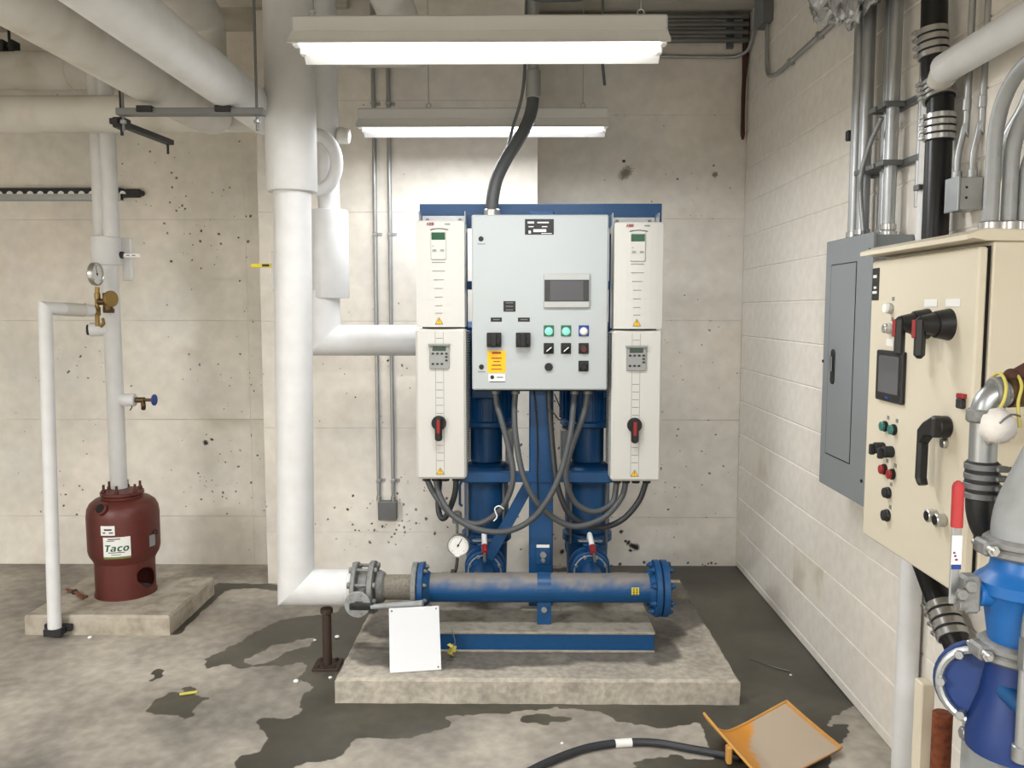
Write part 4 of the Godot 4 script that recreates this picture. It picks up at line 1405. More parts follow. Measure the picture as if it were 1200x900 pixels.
func header() -> void:
	var t := thing("header_pipe", "dusty blue steel header pipe lying across the skid, blind flange at its end", "pipe", V(0.09, HY, HZ))
	var s := begin()
	dusty_tube(s, V(-0.41, HY, HZ), V(0.59, HY, HZ), 0.065)
	part("pipe_run", s, M.blue_pipe, t)
	s = begin()
	flange(s, V(-0.458, HY, HZ), Vector3.RIGHT, 0.112, 0.026)
	cone(s, V(-0.432, HY, HZ), V(-0.405, HY, HZ), 0.085, 0.066, 32)
	part("flange", s, M.blue, t)
	s = begin()
	cone(s, V(0.575, HY, HZ), V(0.60, HY, HZ), 0.066, 0.085, 32)
	flange(s, V(0.598, HY, HZ), Vector3.RIGHT, 0.126, 0.026)
	part("flange", s, M.blue, t)
	s = begin()
	flange(s, V(0.63, HY, HZ), Vector3.RIGHT, 0.126, 0.028)
	part("blind_flange", s, M.blue, t)
	s = begin()
	cyl(s, V(0.62, HY, HZ), V(0.632, HY, HZ), 0.112, 30)
	part("gasket", s, M.rubber, t)
	for k in 8:
		s = begin()
		var a := TAU * (k + 0.5) / 8
		var p := V(0, sin(a) * 0.102, cos(a) * 0.102)
		cyl(s, V(0.572, HY, HZ) + p, V(0.682, HY, HZ) + p, 0.008, 8)
		cyl(s, V(0.583, HY, HZ) + p, V(0.597, HY, HZ) + p, 0.0145, 6, 0.001)
		cyl(s, V(0.659, HY, HZ) + p, V(0.672, HY, HZ) + p, 0.0145, 6, 0.001)
		part("bolt", s, M.blue, t)
	for k in 8:
		s = begin()
		var a := TAU * (k + 0.5) / 8
		var p := V(0, sin(a) * 0.09, cos(a) * 0.09)
		cyl(s, V(-0.47, HY, HZ) + p, V(-0.415, HY, HZ) + p, 0.007, 8)
		cyl(s, V(-0.432, HY, HZ) + p, V(-0.42, HY, HZ) + p, 0.012, 6, 0.001)
		part("bolt", s, M.strut, t)
	# yellow label
	s = begin()
	for k in 5:
		var a0 := 0.35 - k * 0.1
		for j in 1:
			var f0 := V(0, sin(a0) * 0.0658, cos(a0) * 0.0658)
			var f1 := V(0, sin(a0 - 0.1) * 0.0658, cos(a0 - 0.1) * 0.0658)
			var n := (f0 + f1).normalized()
			quad(s, V(0.492, HY, HZ) + f0, V(0.525, HY, HZ) + f0, V(0.525, HY, HZ) + f1, V(0.492, HY, HZ) + f1, n)
	var yl := part("yellow_label", s, M.yellow_tag, t)
	s = begin()
	for k in 4:
		var a0 := 0.3 - k * 0.12
		for e in 2:
			var f0 := V(0, sin(a0) * 0.0662, cos(a0) * 0.0662)
			var f1 := V(0, sin(a0 - 0.07) * 0.0662, cos(a0 - 0.07) * 0.0662)
			var n := (f0 + f1).normalized()
			quad(s, V(0.497 + e * 0.014, HY, HZ) + f0, V(0.506 + e * 0.014, HY, HZ) + f0, V(0.506 + e * 0.014, HY, HZ) + f1, V(0.497 + e * 0.014, HY, HZ) + f1, n)
	part("print", s, M.ink, yl)
	# clamp that ties the pipe to the post
	s = begin()
	box(s, V(0.072, HY + 0.06, HZ - 0.16), V(0.138, HY + 0.15, HZ - 0.145), 0.002)
	part("clamp_tab", s, M.blue, t)
	s = begin()
	for k in 16:
		var a0 := PI / 2 + 0.2 - k * (PI + 0.4) / 16
		var a1 := PI / 2 + 0.2 - (k + 1) * (PI + 0.4) / 16
		var f0 := V(0, sin(a0) * 0.068, cos(a0) * 0.068)
		var f1 := V(0, sin(a1) * 0.068, cos(a1) * 0.068)
		quad(s, V(0.075, HY, HZ) + f0, V(0.135, HY, HZ) + f0, V(0.135, HY, HZ) + f1, V(0.075, HY, HZ) + f1, (f0 + f1).normalized())
	box(s, V(0.075, 0.2, HZ + 0.03), V(0.138, HY - 0.055, HZ + 0.042), 0.002)
	var clamp_part := part("clamp", s, M.blue, t)
	s = begin()
	cyl(s, V(0.106, HY + 0.11, HZ - 0.146), V(0.106, HY + 0.11, HZ - 0.13), 0.016, 6, 0.001)
	part("bolt", s, M.galv, clamp_part)
	s = begin()
	cyl(s, V(0.106, HY + 0.085, HZ - 0.146), V(0.106, HY + 0.085, HZ - 0.125), 0.011, 6, 0.001)
	part("bolt", s, M.galv, clamp_part)
	s = begin()
	cyl(s, V(0.106, HY - 0.085, HZ + 0.042), V(0.106, HY - 0.085, HZ + 0.055), 0.014, 6, 0.001)
	part("bolt", s, M.galv, clamp_part)
	s = begin()
	box(s, V(0.075, HY + 0.142, HZ - 0.146), V(0.135, HY + 0.156, HZ - 0.1435))
	part("white_label", s, M.paper, clamp_part)

	# pressure gauge standing on the header
	var g := thing("pressure_gauge", "round white pressure gauge in a steel rim above the blue header pipe", "gauge", V(-0.285, HY + 0.06, 1.43))
	s = begin()
	tube(s, [V(-0.3, HY + 0.045, 1.44), V(-0.29, HY + 0.09, 1.43), V(-0.287, HY + 0.125, 1.42)], 0.0075, 10)
	cyl(s, V(-0.308, HY + 0.05, 1.445), V(-0.302, HY + 0.075, 1.44), 0.012, 6)
	part("stem", s, M.ink, g)
	dial(g, V(-0.284, 0.535, 1.41), Vector3.BACK, 0.051, 1.05)
	# little vent knob behind the gauge
	s = begin()
	cyl(s, V(-0.305, 0.585, 1.2), V(-0.305, 0.63, 1.2), 0.024, 16)
	ball(s, V(-0.305, 0.63, 1.2), 0.024, 0.6)
	cyl(s, V(-0.305, 0.50, 1.2), V(-0.305, 0.585, 1.2), 0.007, 8)
	tube(s, [V(-0.305, 0.505, 1.2), V(-0.26, 0.49, 1.12)], 0.007, 8)
	single("air_vent", s, M.cast, "small grey capped air vent just above the round white gauge", "vent")

# a gauge face: cup, white dial, ticks, needle
func dial(parent: Node, c: Vector3, axis: Vector3, r: float, needle: float) -> void:
	var f := along(c, c + axis)
	# local frame with y = axis; right/up on the face
	var up := Vector3.UP
	var rt := up.cross(axis).normalized()
	var s := begin()
	lathe(s, [Vector2(0, -0.024), Vector2(r * 0.9, -0.024), Vector2(r, -0.018), Vector2(r, 0.004), Vector2(r * 0.97, 0.007), Vector2(r * 0.89, 0.004), Vector2(r * 0.88, -0.002)], f, 32)
	part("case", s, M.steel, parent)
	s = begin()
	cyl(s, c - axis * 0.004, c + axis * 0.0, r * 0.89, 32, 0.0)
	var face := part("dial_face", s, M.paper, parent)
	s = begin()
	for k in 21:
		var a := deg_to_rad(225 - k * 13.5)
		var d := rt * cos(a) + up * sin(a)
		var tg := d.cross(axis)
		var l := 0.14 if k % 5 == 0 else 0.08
		box(s, V(r * (0.80 - l), -0.0008, 0), V(r * 0.80, 0.0008, 0.0008), 0.0, Transform3D(Basis(d, -tg, axis), c))
	part("scale_mark", s, M.ink, face)
	s = begin()
	var nd := rt * cos(needle) + up * sin(needle)
	box(s, V(-r * 0.2, -0.0015, 0.001), V(r * 0.68, 0.0015, 0.002), 0.0, Transform3D(Basis(nd, -nd.cross(axis), axis), c))
	cyl(s, c, c + axis * 0.004, r * 0.1, 12)
	part("needle", s, M.ink, face)

# ---------------------------------------------------------------- the big insulated pipe, its valve and connector
func main_pipe() -> void:
	var x := -1.003
	var z := HZ
	var t := thing("insulated_pipe", "tall white insulated pipe with wide upper jacket, elbowing into the valve at the pump header", "pipe", V(x, 0.25, z))
	var s := begin()
	tube(s, [V(x + 0.012, 2.13, z), V(x - 0.012, HY - 0.002, z), V(-0.76, HY - 0.002, z)], 0.081, 40)
	part("jacket", s, M.jacket, t)
	s = begin()
	lathe(s, [Vector2(0.0, 2.112), Vector2(0.103, 2.112), Vector2(0.108, 2.118), Vector2(0.108, 2.55), Vector2(0.1055, 2.553), Vector2(0.1055, CEIL), Vector2(0, CEIL)], at(x + 0.012, 0, z), 40)
	part("wide_jacket", s, M.jacket, t)
	s = begin()
	cyl(s, V(-0.775, HY, z), V(-0.752, HY, z), 0.088, 36)
	part("end_band", s, M.jacket, t)
	# bracket and valve lever at its back
	s = begin()
	box(s, V(-1.085, 1.975, z - 0.05), V(-1.072, 2.1, z - 0.03), 0.002)
	part("black_bracket", s, M.black, t)
	s = begin()
	box(s, V(-1.10, 1.69, z - 0.07), V(-1.06, 1.86, z - 0.03), 0.004)
	part("branch_jacket", s, M.jacket, t)
	s = begin()
	box(s, V(-1.192, 1.79, z - 0.04), V(-1.098, 1.808, z - 0.034), 0.002)
	var lv := part("yellow_lever", s, M.yellow_tag, t)
	s = begin()
	box(s, V(-1.142, 1.794, z - 0.035), V(-1.11, 1.804, z - 0.0332))
	part("print", s, M.ink, lv)

	# pipe stand
	var st := thing("pipe_stand", "dark brown steel stand propping the white elbow, next to the concrete pad", "stand", V(-0.872, 0, z + 0.03))
	s = begin()
	cyl(s, V(-0.872, 0.008, z + 0.03), V(-0.872, 0.245, z + 0.03), 0.0205, 20)
	part("post", s, M.brown_steel, st)
	s = begin()
	cyl(s, V(-0.872, 0.245, z + 0.03), V(-0.872, 0.268, z + 0.03), 0.028, 20)
	part("collar", s, M.brown_steel, st)
	s = begin()
	box(s, V(-0.93, 0, z - 0.03), V(-0.812, 0.01, z + 0.09), 0.002)
	bolts(s, V(-0.872, 0.01, z + 0.03), Vector3.UP, 0.05, 4, 0.008, 0.012, 0.78)
	part("foot_plate", s, M.brown_steel, st)

	# butterfly valve in the run
	var v := thing("butterfly_valve", "grey flanged lever valve joining the white elbow to the braided connector", "valve", V(-0.70, HY, z))
	s = begin()
	flange(s, V(-0.752, HY, z), Vector3.RIGHT, 0.112, 0.02)
	part("flange", s, M.cast, v)
	s = begin()
	flange(s, V(-0.678, HY, z), Vector3.RIGHT, 0.118, 0.024)
	part("flange", s, M.cast, v)
	s = begin()
	cyl(s, V(-0.732, HY, z), V(-0.678, HY, z), 0.078, 30)
	cyl(s, V(-0.705, HY, z + 0.06), V(-0.705, HY - 0.035, z + 0.13), 0.026, 16)
	part("valve_body", s, M.cast, v)
	for k in 8:
		s = begin()
		var a := TAU * (k + 0.5) / 8
		var p := V(0, sin(a) * 0.096, cos(a) * 0.096)
		cyl(s, V(-0.765, HY, z) + p, V(-0.638, HY, z) + p, 0.008, 8)
		cyl(s, V(-0.765, HY, z) + p, V(-0.753, HY, z) + p, 0.014, 6, 0.001)
		cyl(s, V(-0.653, HY, z) + p, V(-0.64, HY, z) + p, 0.014, 6, 0.001)
		part("bolt", s, M.cast, v)
	s = begin()
	var pc := V(-0.712, HY - 0.035, z + 0.12)
	cyl(s, pc, pc + V(0, 0, 0.014), 0.058, 30)
	bolts(s, pc + V(0, 0, 0.014), Vector3.BACK, 0.044, 5, 0.006, 0.006)
	part("notch_plate", s, M.grey_paint, v)
	s = begin()
	box(s, V(-0.745, HY - 0.054, z + 0.134), V(-0.635, HY - 0.024, z + 0.15), 0.005)
	var lever := part("lever", s, M.iron, v)
	s = begin()
	tube(s, [V(-0.65, HY - 0.040, z + 0.143), V(-0.42, HY - 0.014, z + 0.175)], [0.011, 0.0165], 12)
	part("handle", s, M.grey_paint, lever)
	s = begin()
	box(s, V(-0.735, HY - 0.045, z + 0.148), V(-0.645, HY - 0.033, z + 0.1515), 0.001)
	part("slot", s, M.black, lever)

	# braided connector
	var b := thing("braided_connector", "braided steel flexible connector between grey valve and blue header", "connector", V(-0.55, HY, z))
	s = begin()
	cyl(s, V(-0.652, HY, z), V(-0.612, HY, z), 0.07, 30)
	part("end_ring", s, M.cast, b)
	s = begin()
	cyl(s, V(-0.486, HY, z), V(-0.46, HY, z), 0.065, 30)
	part("end_ring", s, M.cast, b)
	s = begin()
	tube(s, [V(-0.62, HY, z), V(-0.48, HY, z)], 0.056, 36)
	part("braid", s, M.mesh_steel, b)
	s = begin()
	flange(s, V(-0.486, HY, z), Vector3.RIGHT, 0.112, 0.024)
	part("flange", s, M.cast, b)

# ---------------------------------------------------------------- the insulated pipe behind
func rear_pipe() -> void:
	var t := thing("insulated_pipe", "white insulated pipe running down behind the tall one, turning towards the drive", "pipe", V(-0.965, 1.38, 0.95))
	var z := 0.95
	var s := begin()
	tube(s, [V(-0.982, 1.7, z), V(-0.982, 1.452, z), V(-0.30, 1.452, z)], 0.077, 36)
	part("lower_jacket", s, M.jacket, t)
	s = begin()
	lathe(s, [Vector2(0, 1.662), Vector2(0.089, 1.662), Vector2(0.093, 1.667), Vector2(0.093, 2.09), Vector2(0.089, 2.095), Vector2(0, 2.095)], at(-0.95, 0, z), 40)
	part("wide_jacket", s, M.jacket, t)
	s = begin()
	cyl(s, V(-0.95, 2.09, z), V(-0.95, CEIL, z), 0.053, 28)
	part("upper_jacket", s, M.jacket, t)
	s = begin()
	var arc := []
	for k in 17:
		var a := -PI / 2 + PI * k / 16
		arc.append(V(-0.975 + cos(a) * 0.10, 2.30 + sin(a) * 0.13, 1.1))
	tube(s, arc, 0.031, 18)
	part("return_bend", s, M.jacket, t)
	s = begin()
	lathe(s, [Vector2(0, 0), Vector2(0.04, 0), Vector2(0.041, 0.02), Vector2(0.036, 0.03), Vector2(0.039, 0.04), Vector2(0.033, 0.055), Vector2(0, 0.06)], along(V(-0.892, 2.455, z + 0.02), V(-0.82, 2.445, z + 0.02)), 20)
	part("stub_cap", s, M.jacket_old, t)

# ---------------------------------------------------------------- pipes under the ceiling
func ceiling_pipes() -> void:
	var s := begin()
	tube(s, bent([V(-1.47, 2.51, 4.6), V(-1.46, 2.51, 1.35), V(-1.46, 2.53, 1.1)], 0.1), 0.098, 36)
	single("insulated_pipe", s, M.jacket_old, "fat grey-white insulated pipe under the ceiling, ending in a rounded elbow", "pipe")
	s = begin()
	tube(s, [V(-1.16, 2.475, 4.6), V(-1.15, 2.475, 1.3)], 0.086, 36)
	single("insulated_pipe", s, M.jacket, "white insulated ceiling pipe with the brightest sheen, running to the wide jacket", "pipe")
	s = begin()
	tube(s, bent([V(-1.62, 3.1, 4.2), V(-1.62, 3.1, 0.72), V(-1.62, 2.9, 0.72), V(-1.62, 2.58, 0.72)], 0.18), 0.1, 32)
	single("insulated_pipe", s, M.jacket_old, "shaded insulated pipe high under the ceiling, turning down near the back wall", "pipe")
	s = begin()
	tube(s, [V(-4.6, 2.552, 1.0), V(-1.12, 2.552, 1.0)], 0.087, 36)
	single("insulated_pipe", s, M.jacket_old, "level grey-white insulated pipe crossing in front of the tank's riser", "pipe")
	var t := thing("insulated_pipe", "stained level insulated pipe along the back wall above the perforated channel", "pipe", V(-3.2, 2.97, 0.25))
	s = begin()
	tube(s, [V(-4.9, 2.966, 0.26), V(-2.34, 2.966, 0.26)], 0.103, 32)
	part("jacket", s, M.jacket_old, t)
	s = begin()
	tube(s, [V(-2.86, 2.966, 0.26), V(-2.56, 2.966, 0.26)], 0.106, 32)
	part("patch_jacket", s, M.jacket_old, t)
	s = begin()
	cyl(s, V(-2.915, 3.09, 0.26), V(-2.915, CEIL, 0.26), 0.008, 8)
	box(s, V(-2.955, 3.06, 0.22), V(-2.93, 3.13, 0.3), 0.004)
	box(s, V(-2.90, 3.06, 0.22), V(-2.875, 3.13, 0.3), 0.004)
	cyl(s, V(-2.96, 3.1, 0.26), V(-2.87, 3.1, 0.26), 0.01, 8)
	part("hanger", s, M.iron, t)
	s = begin()
	box(s, V(-2.99, 3.0, 0.345), V(-2.93, 3.02, 0.37), 0.003)
	part("clamp", s, M.iron, t)
	# pipe over the strip lights
	s = begin()
	tube(s, [V(-0.57, 2.965, 3.6), V(-0.57, 2.965, 0.62), V(-1.02, 2.965, 0.62)], 0.089, 32)
	single("insulated_pipe", s, M.jacket_old, "pale insulated pipe above the strip lights, mitred to a short level end", "pipe")

	# trapeze under the two lengthwise pipes
	var r := thing("pipe_trapeze", "grey channel trapeze on threaded rods holding up two ceiling pipes", "pipe support", V(-1.27, 2.37, 1.8))
	s = begin()
	strut_bar(s, V(-1.575, 2.372, 1.8), V(-1.0, 2.372, 1.8), 0.026)
	part("channel", s, M.strut, r)
	for x in [-1.555, -1.03]:
		s = begin()
		cyl(s, V(x, 2.3, 1.8), V(x, CEIL, 1.8), 0.0055, 8)
		part("threaded_rod", s, M.strut, r)
		s = begin()
		cyl(s, V(x, 2.33, 1.8), V(x, 2.342, 1.8), 0.013, 6, 0.001)
		part("nut", s, M.galv, r)
	for x in [-1.46, -1.155]:
		s = begin()
		box(s, V(x - 0.03, 2.368, 1.768), V(x + 0.03, 2.392, 1.832), 0.002)
		part("cushion", s, M.rubber, r)
	var q := thing("pipe_hanger", "dark bar hanger on a rod in front of the level ceiling pipe", "pipe support", V(-1.6, 2.38, 1.6))
	s = begin()
	cyl(s, V(-1.6, 2.30, 1.72), V(-1.6, CEIL, 1.72), 0.0065, 8)
	part("threaded_rod", s, M.iron, q)
	s = begin()
	strut_bar(s, V(-1.605, 2.345, 1.78), V(-1.56, 2.345, 1.35), 0.022)
	part("bar", s, M.iron, q)
	s = begin()
	cyl(s, V(-1.56, 2.29, 1.38), V(-1.56, 2.36, 1.38), 0.0055, 8)
	part("clamp", s, M.iron, q)
	s = begin()
	part("rod_end", s, M.iron, q)
	s = begin()
	box(s, V(-1.62, 2.325, 1.7), V(-1.57, 2.365, 1.76), 0.004)
	part("clamp", s, M.iron, q)
	# perforated channel on the back wall
	var u := thing("wall_channel", "perforated steel channel fixed level on the back wall behind the riser", "channel", V(-3.2, 2.3, 0.02))
	s = begin()
	box(s, V(-4.6, 2.266, 0.0), V(-2.42, 2.343, 0.004), 0.001)
	box(s, V(-4.6, 2.266, 0.004), V(-2.42, 2.270, 0.04), 0.001)
	box(s, V(-4.6, 2.339, 0.004), V(-2.42, 2.343, 0.04), 0.001)
	box(s, V(-4.6, 2.266, 0.036), V(-2.42, 2.305, 0.04), 0.001)
	part("channel", s, M.galv, u)
	s = begin()
	box(s, V(-4.6, 2.306, 0.034), V(-2.42, 2.338, 0.0355))
	part("slot_shadow_plate", s, M.iron, u)
	for k in 30:
		s = begin()
		var x := -4.22 + k * 0.0625
		prism(s, PackedVector2Array([Vector2(-0.019, 0), Vector2(0.019, 0), Vector2(0.019, 0.004), Vector2(0.012, 0.014), Vector2(0, 0.018), Vector2(-0.012, 0.014), Vector2(-0.019, 0.004)]), 0.004, at(x, 2.304, 0.036))
		part("tab", s, M.white, u)
	s = begin()
	box(s, V(-2.42, 2.285, 0.0), V(-2.31, 2.335, 0.03), 0.004)
	cyl(s, V(-2.305, 2.31, 0.0), V(-2.305, 2.31, 0.05), 0.018, 12)
	part("end_clamp", s, M.iron, u)

func strut_bar(s: SurfaceTool, a: Vector3, b: Vector3, half: float) -> void:
	var f := along(a, b)
	var L := a.distance_to(b)
	var vert := f.basis.x if absf(f.basis.x.y) > absf(f.basis.z.y) else f.basis.z
	if vert.y < 0:
		vert = -vert
	var side := f.basis.y.cross(vert)
	var B := Transform3D(Basis(f.basis.y, vert, side), a)
	box(s, V(0, -half * 0.5, -half * 0.8), V(L, half * 0.5, half * 0.8), 0.002, B)

# ---------------------------------------------------------------- tank, riser and their valves
func tank_and_riser() -> void:
	var cx := -2.112
	var cz := 0.80
	var Y := 0.1
	var t := thing("expansion_tank", "dark red expansion tank with bolted lid standing on the small concrete pad", "tank", V(cx, Y, cz))
	var s := begin()
	lathe(s, [Vector2(0, 0.185), Vector2(0.152, 0.185), Vector2(0.158, 0.197), Vector2(0.172, 0.22), Vector2(0.178, 0.245), Vector2(0.179, 0.43), Vector2(0.174, 0.465), Vector2(0.16, 0.492), Vector2(0.135, 0.512), Vector2(0.1, 0.52), Vector2(0, 0.52)], at(cx, Y, cz), 48)
	part("shell", s, M.red_tank, t)
	# skirt with two access holes
	s = begin()
	var rows := 44
	var cols := 150
	var hole := func(a: float, h: float) -> bool:
		for w in [[-0.34, 0.098], [PI + 0.05, 0.115]]:
			var da := wrapf(a - w[0], -PI, PI)
			if Vector2((da * 0.15 + (h - w[1]) * 0.35) / 0.062, (h - w[1]) / 0.056).length() < 1.0:
				return true
		return false
	var rad := func(h: float) -> float:
		return 0.149 + 0.006 * smoothstep(0.03, 0.0, h) + 0.004 * smoothstep(0.17, 0.19, h)
	for i in rows:
		for j in cols:
			var h0 := 0.19 * i / rows
			var h1 := 0.19 * (i + 1) / rows
			var a0 := -TAU * j / cols
			var a1 := -TAU * (j + 1) / cols
			# angle 0 faces +x, growing towards -z; holes at the two sides towards the viewer
			if hole.call((a0 + a1) / 2.0, (h0 + h1) / 2.0):
				continue
			for side in [0.0, 0.006]:
				var P := []
				for q in [[a0, h0], [a1, h0], [a1, h1], [a0, h1]]:
					var r: float = rad.call(q[1]) - side
					P.append([V(cx + cos(q[0]) * r, Y + q[1], cz - sin(q[0]) * r), V(cos(q[0]), 0, -sin(q[0])) * (1.0 if side == 0.0 else -1.0)])
				tri(s, P[0][0], P[1][0], P[2][0], P[0][1], P[1][1], P[2][1])
				tri(s, P[0][0], P[2][0], P[3][0], P[0][1], P[2][1], P[3][1])
	part("skirt", s, M.red_tank, t)
	s = begin()
	cyl(s, V(cx, Y + 0.51, cz), V(cx, Y + 0.53, cz), 0.104, 36)
	cyl(s, V(cx, Y + 0.532, cz), V(cx, Y + 0.552, cz), 0.108, 36)
	part("lid", s, M.red_tank, t)
	for k in 6:
		s = begin()
		var a := TAU * (k + 0.35) / 6
		var p := V(cx + cos(a) * 0.09, Y, cz + sin(a) * 0.09)
		cyl(s, p + V(0, 0.545, 0), p + V(0, 0.592, 0), 0.007, 8)
		cyl(s, p + V(0, 0.552, 0), p + V(0, 0.565, 0), 0.0125, 6, 0.001)
		part("stud", s, M.dark_red, t)
	s = begin()
	var na := V(-0.02, 0.465, 0.13)
	var base := V(cx, Y, cz)
	cyl(s, base + na, base + na + V(-0.012, 0.03, 0.045), 0.032, 20)
	var nz := part("nozzle", s, M.red_tank, t)
	s = begin()
	cyl(s, base + na + V(-0.0121, 0.0303, 0.0454), base + na + V(-0.0124, 0.031, 0.0466), 0.023, 18, 0.0)
	part("bore", s, M.gap, nz)
	s = begin()
	cyl(s, base + V(0.176, 0.335, 0.03), base + V(0.194, 0.335, 0.03), 0.01, 8)
	part("plug", s, M.black, t)
	# curved labels
	var R := 0.1798
	var tall := label_patch(t, base, R, 0.232, 0.345, -0.12, 0.62, M.paper, "white_label")
	var small := label_patch(t, base, R, 0.355, 0.405, -0.18, 0.22, M.paper, "white_label")
	var plate := label_patch(t, base, R, 0.265, 0.325, 1.18, 1.42, M.grey_paint, "rating_plate")
	label_patch(tall, base, R + 0.0006, 0.232, 0.243, -0.12, 0.62, mk(c8(110, 122, 60), 0.6), "green_edge")
	wrap_text(tall, "Taco", 0.036, mk(c8(22, 84, 56), 0.5), base, R + 0.0008, 0.25, 0.272)
	for b in [[0.02, 0.36, 0.333, 0.338], [-0.02, 0.2, 0.325, 0.329], [0.02, 0.46, 0.263, 0.2665], [0.10, 0.36, 0.252, 0.255]]:
		label_patch(tall, base, R + 0.0008, b[2], b[3], b[0], b[1], M.ink, "print")
	for b in [[-0.08, 0.14, 0.381, 0.389], [-0.12, -0.04, 0.366, 0.372], [0.06, 0.17, 0.366, 0.372]]:
		label_patch(small, base, R + 0.0008, b[2], b[3], b[0], b[1], M.ink, "print")
	plate.set_meta("label", "small grey rating plate")

	# riser into the tank
	var r := thing("insulated_pipe", "white insulated riser standing on the red tank, with collar and side branches", "pipe", V(-2.165, 0.64, 0.72))
	var rx := -2.158
	var rz := 0.74
	s = begin()
	cyl(s, V(rx, 0.64, rz), V(rx, 1.9, rz), 0.043, 28, 0.003)
	part("lower_jacket", s, M.jacket, r)
	s = begin()
	lathe(s, [Vector2(0, 1.838), Vector2(0.071, 1.838), Vector2(0.075, 1.843), Vector2(0.075, 1.982), Vector2(0.071, 1.986), Vector2(0, 1.986)], at(-2.175, 0, 0.73), 32)
	part("collar", s, M.jacket, r)
	s = begin()
	cyl(s, V(-2.20, 1.98, 0.7), V(-2.20, 3.1, 0.7), 0.05, 28)
	part("wide_jacket", s, M.jacket, r)
	s = begin()
	cyl(s, V(-2.128, 1.98, 0.765), V(-2.128, 2.98, 0.765), 0.04, 28)
	part("upper_jacket", s, M.jacket, r)
	s = begin()
	cyl(s, V(rx, 1.506, rz), V(-2.262, 1.5, rz + 0.03), 0.037, 22)
	var br := part("branch_jacket", s, M.jacket, r)
	s = begin()
	cyl(s, V(-2.262, 1.5, rz + 0.03), V(-2.275, 1.5, rz + 0.034), 0.028, 18)
	part("open_end", s, M.iron, br)
	s = begin()
	cyl(s, V(rx, 1.127, rz), V(-2.05, 1.127, rz), 0.034, 22)
	part("branch_jacket", s, M.jacket, r)
	s = begin()
	box(s, V(-2.125, 1.76, 0.64), V(-2.075, 1.985, 0.67), 0.004)
	part("back_plate", s, M.jacket_plastic, r)
	s = begin()
	box(s, V(-2.10, 1.878, 0.73), V(-1.998, 1.9, 0.736), 0.003)
	var wh := part("white_lever", s, M.white, r)
	s = begin()
	cyl(s, V(-2.12, 1.895, 0.73), V(-2.085, 1.89, 0.73), 0.018, 12)
	part("lever_hub", s, M.iron, wh)
	s = begin()
	for k in 2:
		box(s, V(-2.07 + k * 0.03, 1.886, 0.7355), V(-2.052 + k * 0.03, 1.892, 0.7366))
	part("print", s, M.grey_ink, wh)

	# drain cock with the small blue wheel
	var d := thing("drain_valve", "small brass drain valve with blue handwheel on the riser's stub", "valve", V(-1.98, 1.127, rz))
	s = begin()
	cyl(s, V(-2.05, 1.127, rz), V(-2.0, 1.127, rz), 0.016, 6)
	cyl(s, V(-2.0, 1.127, rz), V(-1.955, 1.127, rz), 0.009, 10)
	tube(s, [V(-2.01, 1.127, rz), V(-2.008, 1.09, rz), V(-2.005, 1.08, rz + 0.01)], 0.012, 10)
	part("valve_body", s, M.bronze, d)
	s = begin()
	cyl(s, V(-1.955, 1.127, rz), V(-1.943, 1.127, rz), 0.03, 18)
	part("handwheel", s, M.blue_print, d)
	s = begin()
	tube(s, curve([V(-2.055, 1.10, rz + 0.03), V(-2.06, 1.085, rz + 0.03), V(-2.068, 1.075, rz + 0.03)], 4), 0.003, 6)
	part("drip_wire", s, M.iron, d)

	# thin pipe in front, over to the gauge and brass valve
	var n := thing("insulated_pipe", "thin white insulated pipe dropping past the pad corner, elbowed at its top", "pipe", V(-2.3, 0.06, 1.19))
	s = begin()
	tube(s, [V(-2.278, 0.055, 1.195), V(-2.262, 1.612, 1.17), V(-2.165, 1.60, 0.93)], 0.031, 26)
	part("jacket", s, M.jacket, n)
	s = begin()
	tube(s, [V(-2.2255, 1.6075, 1.08), V(-2.183, 1.602, 0.975)], 0.0325, 26)
	part("jacket_seam", s, M.jacket_old, n)
	s = begin()
	box(s, V(-2.345, 0.028, 1.152), V(-2.21, 0.062, 1.172), 0.003)
	box(s, V(-2.32, 0.02, 1.165), V(-2.235, 0.055, 1.225), 0.003)
	part("foot_bracket", s, M.iron, n)

	var g := thing("pressure_gauge", "steel pressure gauge seen edge-on over brass fittings beside the riser", "gauge", V(-2.155, 1.62, 0.86))
	s = begin()
	cyl(s, V(-2.160, 1.598, 0.93), V(-2.158, 1.598, 0.9), 0.02, 6)
	tube(s, [V(-2.158, 1.52, 0.89), V(-2.158, 1.60, 0.89), V(-2.155, 1.72, 0.88)], 0.011, 12)
	cyl(s, V(-2.158, 1.575, 0.89), V(-2.158, 1.62, 0.89), 0.019, 6)
	cyl(s, V(-2.155, 1.66, 0.885), V(-2.155, 1.69, 0.885), 0.016, 6)
	part("brass_fittings", s, M.brass, g)
	s = begin()
	cyl(s, V(-2.158, 1.645, 0.885), V(-2.105, 1.645, 0.875), 0.017, 10)
	cyl(s, V(-2.130, 1.6, 0.88), V(-2.080, 1.6, 0.87), 0.012, 10)
	cyl(s, V(-2.105, 1.69, 0.88), V(-2.105, 1.60, 0.88), 0.024, 12)
	part("bronze_valve", s, M.bronze, g)
	s = begin()
	cyl(s, V(-2.095, 1.66, 0.88), V(-2.080, 1.66, 0.887), 0.042, 20)
	part("handwheel", s, M.brass, g)
	s = begin()
	tube(s, [V(-2.125, 1.56, 0.9), V(-2.115, 1.535, 0.91), V(-2.135, 1.52, 0.9)], 0.008, 8)
	part("brass_handle", s, M.brass, g)
	dial(g, V(-2.150, 1.785, 0.89), V(1.0, 0.0, 0.02).normalized(), 0.058, 1.8)

